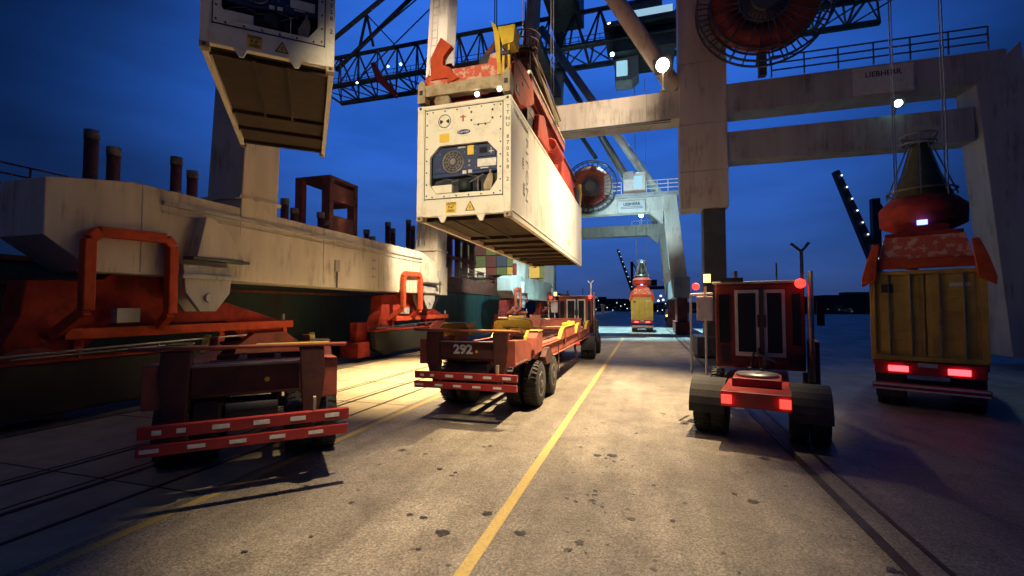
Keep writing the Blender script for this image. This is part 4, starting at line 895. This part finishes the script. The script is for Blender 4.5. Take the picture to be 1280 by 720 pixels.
def end_proto(m):
    r=thing('stacked_container','x','container')
    b=MB(); b.box(-1.19,1.19,0,6,0,2.52); b.build('box_body',m,r,.02)
    b=MB()
    for sx in (-1,1):
        for k in range(3): b.box(*sorted((sx*.12,sx*1.0)),-.03,-.002,.25+k*.75,.8+k*.75)
    b.box(-.02,.02,-.05,-.002,.1,2.4); b.build('door_panel',m,r)
    if m=='reefer':
        b=MB(); b.box(-.85,.85,-.06,-.032,.5,1.5); b.build('cooling_unit','unit_dark',r); b=MB(); b.box(-.6,.6,-.08,-.062,.55,.85); b.build('unit_cover','crane_grey',r)
    return r
grid=[['box_rust','box_maroon','box_green','box_rust','box_maroon','box_khaki','box_green','box_rust','box_green'],
      ['box_blue','reefer','reefer','box_rust','box_green','box_khaki','box_maroon','box_khaki','box_green'],
      ['box_green','box_maroon','box_green','box_maroon','box_blue','box_green','box_khaki','box_khaki','box_maroon'],
      ['box_green','box_green','box_maroon','box_green','box_rust','box_maroon','box_green','box_blue','box_green']]
rowname=['lowest row','second row up','third row up','top row']
ordn=['first','second','third','fourth','fifth','sixth','seventh','eighth','ninth']
for rr in range(4):
    for cc in range(9):
        m_=grid[rr][cc]
        if m_ not in protos: protos[m_]=end_proto(m_); o=protos[m_]
        else: o=copy_tree(protos[m_])
        o.location=(-40.6+cc*2.5,95,6.2+rr*2.68)
        o['label']=f'{names[m_]} container, {ordn[cc]} from left, {rowname[rr]} of the ship deck stack'; o['category']='container'; o['group']='containers stacked on the ship deck'

# ------------------------------------------------------------ far things
D=thing('harbour_crane','distant dark harbour crane with a raised boom dotted with lamps','crane',(-9,200,0))
b=MB(); b.bar((-2.15,0,27.5),(3.8,0,10),.9,1.2,1.6,1.6); b.build('boom','ink',D)
b=MB()
for k in range(8): t=k/8+.06; b.lathe([(-.05,.15),(.05,.15)],(-2.15+5.95*t+.3,-1.0,27.5-17.5*t),'y',8)
b.build('boom_lamp','lamp_far',D)
b=MB(); b.bar((3.8,0,0),(3.8,0,22),1.2); b.bar((9,0,0),(9,0,22),1.2); b.bar((3,0,10.5),(26,0,10.8),1.2,1.4); b.box(8,14,-1.5,1.5,11.5,14); b.bar((3.8,0,22),(10,0,11),.5); b.build('frame','ink',D)
D2=copy_tree(D); D2.location=(36,95,0); D2['label']='dark crane with raised lamp-dotted boom behind the right truck'
far=[(-40,170,9,10),(-30,230,8,7),(-20,260,14,12),(-6,300,10,9),(16,240,12,8),(28,200,14,7),(42,180,16,10),(60,190,20,9),(85,200,26,12),(120,210,30,9)]
bl=[ 'low dark shed left of the far light mast','flat dark shed below the light mast','wide dark warehouse behind the far lane','small dark block beyond the far truck','dark block right of the far truck','dark shed behind the right lane','dark warehouse at the right horizon','long dark warehouse at the right horizon','broad dark warehouse on the far right','lowest dark shed on the far right edge']
for (x,y,w,h),l in zip(far,bl):
    r=thing('far_building',l,'building',(x,y,0),group='buildings along the horizon')
    w*=2.1; h*=.72; b=MB(); b.box(-w/2,w/2,0,12,0,h*.7); b.box(-w*.2,-w*.05,2,8,h*.7,h*.95); b.prism([(-w/2,h*.7),(w/2,h*.7),(w*.3,h*.82),(-w*.35,h*.82)],'y',.2,11.8); b.build('wall','city',r)
    b=MB()
    for k in range(int(w*.5)): q=-w/2+.5+random.random()*(w-1); z=random.random()*h*.4+.5; b.box(q,q+.07,-.05,-.01,z,z+.1)
    b.build('window','lamp_far',r)
# light mast
Lm=thing('light_mast','tall light mast with greenish white lamp at the horizon','lamp',(-25.2,170,0))
b=MB(); b.tube((0,0,0),(0,0,5.5),.15,8); b.build('pole','crane_dark',Lm)
b=MB(); b.lathe([(-.2,.2),(-.1,.62),(.1,.62),(.2,.2)],(0,0,5.6),'y',16); b.build('lamp_head',em('mast_glow',(.6,1,.9),30),Lm)
Pk=[]
cand=[(748,376),(752,381),(771,379),(776,383),(781,381),(745,387),(826,371),(829,376),(823,377),(832,380),(834,372),(759,385),(766,388),(784,386),(822,389),(828,388),(738,384),(744,372)]
k=0
lampnames=['white','bluish','pale','small','faint','cool']
def pix(x,y,Yw):
    d=FW+RT*((x-640)/560)+UP*((360-y)/560); t=Yw/d.y; return Vector((0,0,HC))+d*t
proto=None
for (x,y) in cand:
    p=pix(x,y,150)
    if proto is None:
        proto=thing('yard_lamp','','lamp'); b=MB(); b.tube((0,0,-4),(0,0,0),.06,6); b.build('pole','crane_dark',proto); b=MB(); b.lathe([(-.1,.07),(0,.14),(.1,.07)],(0,0,.1),'y',10); b.build('lamp_head','lamp_far',proto); o=proto
    else: o=copy_tree(proto)
    o.location=p; q_=2.6 if (x>822 and 370<y<378) else 1; o.scale=(q_,q_,q_); o['group']='small yard lamps near the horizon'; o['category']='lamp'; o['label']='small yard lamp glowing near the horizon between the trailer and the crane leg'
# service vehicle between truck and landside leg
V=thing('service_van','small service vehicle with lit amber lights right of the far truck','van',(4.6,88,0))
b=MB(); b.box(-1,1,0,4.5,.5,1.3); b.prism([(0.2,1.3),(.6,2.1),(3.2,2.1),(3.8,1.3)],'x',-.9,.9); b.build('body','fog_white',V,.06)
for x in (-.85,.85):
    for y in (.8,3.6): wheel(V,x,y,.35,.22,1 if x>0 else -1)
b=MB(); b.box(-.9,-.6,-.04,0,.9,1.1); b.box(.6,.9,-.04,0,.9,1.1); b.box(-.5,.5,1.2,1.5,2.12,2.3); b.build('tail_lamp','lamp_amber',V)

# ------------------------------------------------------------ lights
def spot(name,loc,target,e,c,size,blend=.6,rad=.25):
    l=bpy.data.lights.new(name,'SPOT'); l.energy=e; l.color=c; l.spot_size=R(size); l.spot_blend=blend; l.shadow_soft_size=rad
    o=bpy.data.objects.new(name,l); col.objects.link(o); o.location=loc
    o.rotation_euler=(Vector(target)-Vector(loc)).to_track_quat('-Z','Y').to_euler(); return o
WARM=(1,.74,.42)
spot('flood_or_fill_spot',(-2.6,-9,8.2),(-4.3,10,6.7),17000,(1,.8,.5),21,.5)      # unseen spot behind the camera, cone narrowed to the front of the container
spot('flood_or_fill_spot',(4.5,20,30),(-2.4,14.5,0),210000,WARM,28,1)             # boom lights
spot('flood_or_fill_spot',(-7,19,29),(-7,16.6,0),235000,WARM,29,1)
spot('flood_or_fill_spot',(-2.3,5,20),(-2.0,6.6,0),36000,(1,.77,.48),29,1)
spot('flood_or_fill_spot',(5,9,12),(-2.6,18,6),10000,(1,.84,.66),34,.9)             # long side of the container
spot('flood_or_fill_spot',(.8,25.2,15.9),(-4,14,0),5000,WARM,60,.8)
spot('flood_or_fill_spot',(-6,20,10),(-13.5,24,3.8),13000,(1,.78,.5),46,.8)               # sill beam and bogie
spot('flood_or_fill_spot',(-3,8,15),(-4,26.5,14.5),17000,(1,.78,.55),34,.8)
spot('flood_or_fill_spot',(-8,18,15),(-13.5,26.5,19),12000,(1,.8,.6),44,.8)  # added spot to brighten the upper crane leg
spot('flood_or_fill_spot',(0,32,24),(-2,32,0),30000,WARM,50,.9)
COOL=(.42,.85,1)
spot('flood_or_fill_spot',(-3,43,10),(-.3,49,3.5),3500,(1,.95,.6),40,.6)  # added fill for the khaki container on the far truck
spot('flood_or_fill_spot',(-2,54,33),(-2,50,0),280000,COOL,46,.6)
spot('flood_or_fill_spot',(-7,37,9),(-13,50,4),7000,(.5,.85,1),60,.8)
spot('flood_or_fill_spot',(-3,41,8),(0,49,12.6),5500,(.55,.85,1),75,.8)  # added cool spot to brighten the second crane's sign and cabin
spot('flood_or_fill_spot',(-12.5,26,13),(-20,31,8),5000,WARM,80,.8)  # added warm spot so the lashing posts read as lit
spot('flood_or_fill_spot',(-12,56,18),(-28,95,10),110000,(1,.95,.7),50,.8)  # added spot to bring out the container stack on the deck
spot('flood_or_fill_spot',(-9,40,12),(-17,46,2),9000,(.5,.9,1),60,.8)
spot('flood_or_fill_spot',(11.7,24,12.3),(9,14,0),700,(.6,.85,1),100,.9)
spot('flood_or_fill_spot',(-8,0,12),(-13,10,2),130,(1,.7,.4),90,.9)  # weak added fill for the near sill beam and bogie

# ------------------------------------------------------------ world
w=bpy.data.worlds.new('World'); sc.world=w; w.use_nodes=True; nt=w.node_tree; L=nt.links.new
bg=nt.nodes['Background']
tc=nt.nodes.new('ShaderNodeTexCoord'); sx=nt.nodes.new('ShaderNodeSeparateXYZ'); L(tc.outputs['Generated'],sx.inputs[0])
rp=nt.nodes.new('ShaderNodeValToRGB'); L(sx.outputs[2],rp.inputs[0])
e=rp.color_ramp.elements; e[0].position=0; e[0].color=(.018,.034,.10,1); e[1].position=1; e[1].color=(.010,.05,.25,1)
x=e.new(.12); x.color=(.014,.045,.17,1); x=e.new(.35); x.color=(.011,.057,.27,1)
# dusk clouds
mp=nt.nodes.new('ShaderNodeMapping'); mp.inputs['Scale'].default_value=(1.2,1.2,5); L(tc.outputs['Generated'],mp.inputs[0])
n=nt.nodes.new('ShaderNodeTexNoise'); n.inputs['Scale'].default_value=1.8; n.inputs['Detail'].default_value=6; L(mp.outputs[0],n.inputs['Vector'])
# sky dimmed to both sides of the view axis, put into its colour
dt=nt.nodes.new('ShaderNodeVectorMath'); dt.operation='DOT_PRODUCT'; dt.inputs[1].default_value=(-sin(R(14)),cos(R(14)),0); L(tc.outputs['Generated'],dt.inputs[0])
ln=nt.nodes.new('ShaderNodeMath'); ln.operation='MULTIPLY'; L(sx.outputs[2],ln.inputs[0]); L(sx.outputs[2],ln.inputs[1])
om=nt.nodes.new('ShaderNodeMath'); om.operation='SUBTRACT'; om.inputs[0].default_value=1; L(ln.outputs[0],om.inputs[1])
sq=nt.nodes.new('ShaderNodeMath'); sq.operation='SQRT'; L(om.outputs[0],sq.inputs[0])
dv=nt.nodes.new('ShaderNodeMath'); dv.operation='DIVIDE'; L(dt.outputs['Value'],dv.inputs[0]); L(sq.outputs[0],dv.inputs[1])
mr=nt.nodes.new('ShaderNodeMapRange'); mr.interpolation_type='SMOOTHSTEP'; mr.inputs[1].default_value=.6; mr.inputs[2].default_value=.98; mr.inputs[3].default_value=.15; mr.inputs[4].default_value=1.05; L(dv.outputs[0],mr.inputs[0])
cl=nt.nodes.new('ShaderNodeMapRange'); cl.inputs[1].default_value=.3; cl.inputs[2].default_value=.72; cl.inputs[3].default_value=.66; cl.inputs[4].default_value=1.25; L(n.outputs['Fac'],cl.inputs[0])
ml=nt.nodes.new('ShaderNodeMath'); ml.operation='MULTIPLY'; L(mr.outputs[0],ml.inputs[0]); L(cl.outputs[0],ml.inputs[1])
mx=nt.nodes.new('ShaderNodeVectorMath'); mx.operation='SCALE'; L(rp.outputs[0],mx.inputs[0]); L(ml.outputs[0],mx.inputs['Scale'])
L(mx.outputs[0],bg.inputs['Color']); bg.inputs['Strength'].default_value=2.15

# ------------------------------------------------------------ camera
cam=bpy.data.cameras.new('Camera'); co=bpy.data.objects.new('Camera',cam); col.objects.link(co)
co.location=(0,0,HC); co.rotation_euler=FW.to_track_quat('-Z','Y').to_euler()
cam.sensor_width=36; cam.lens=36*560/1280; cam.clip_end=5000; sc.camera=co
sc.view_settings.view_transform='Standard'; sc.view_settings.look='None'; sc.view_settings.exposure=0; sc.view_settings.gamma=1
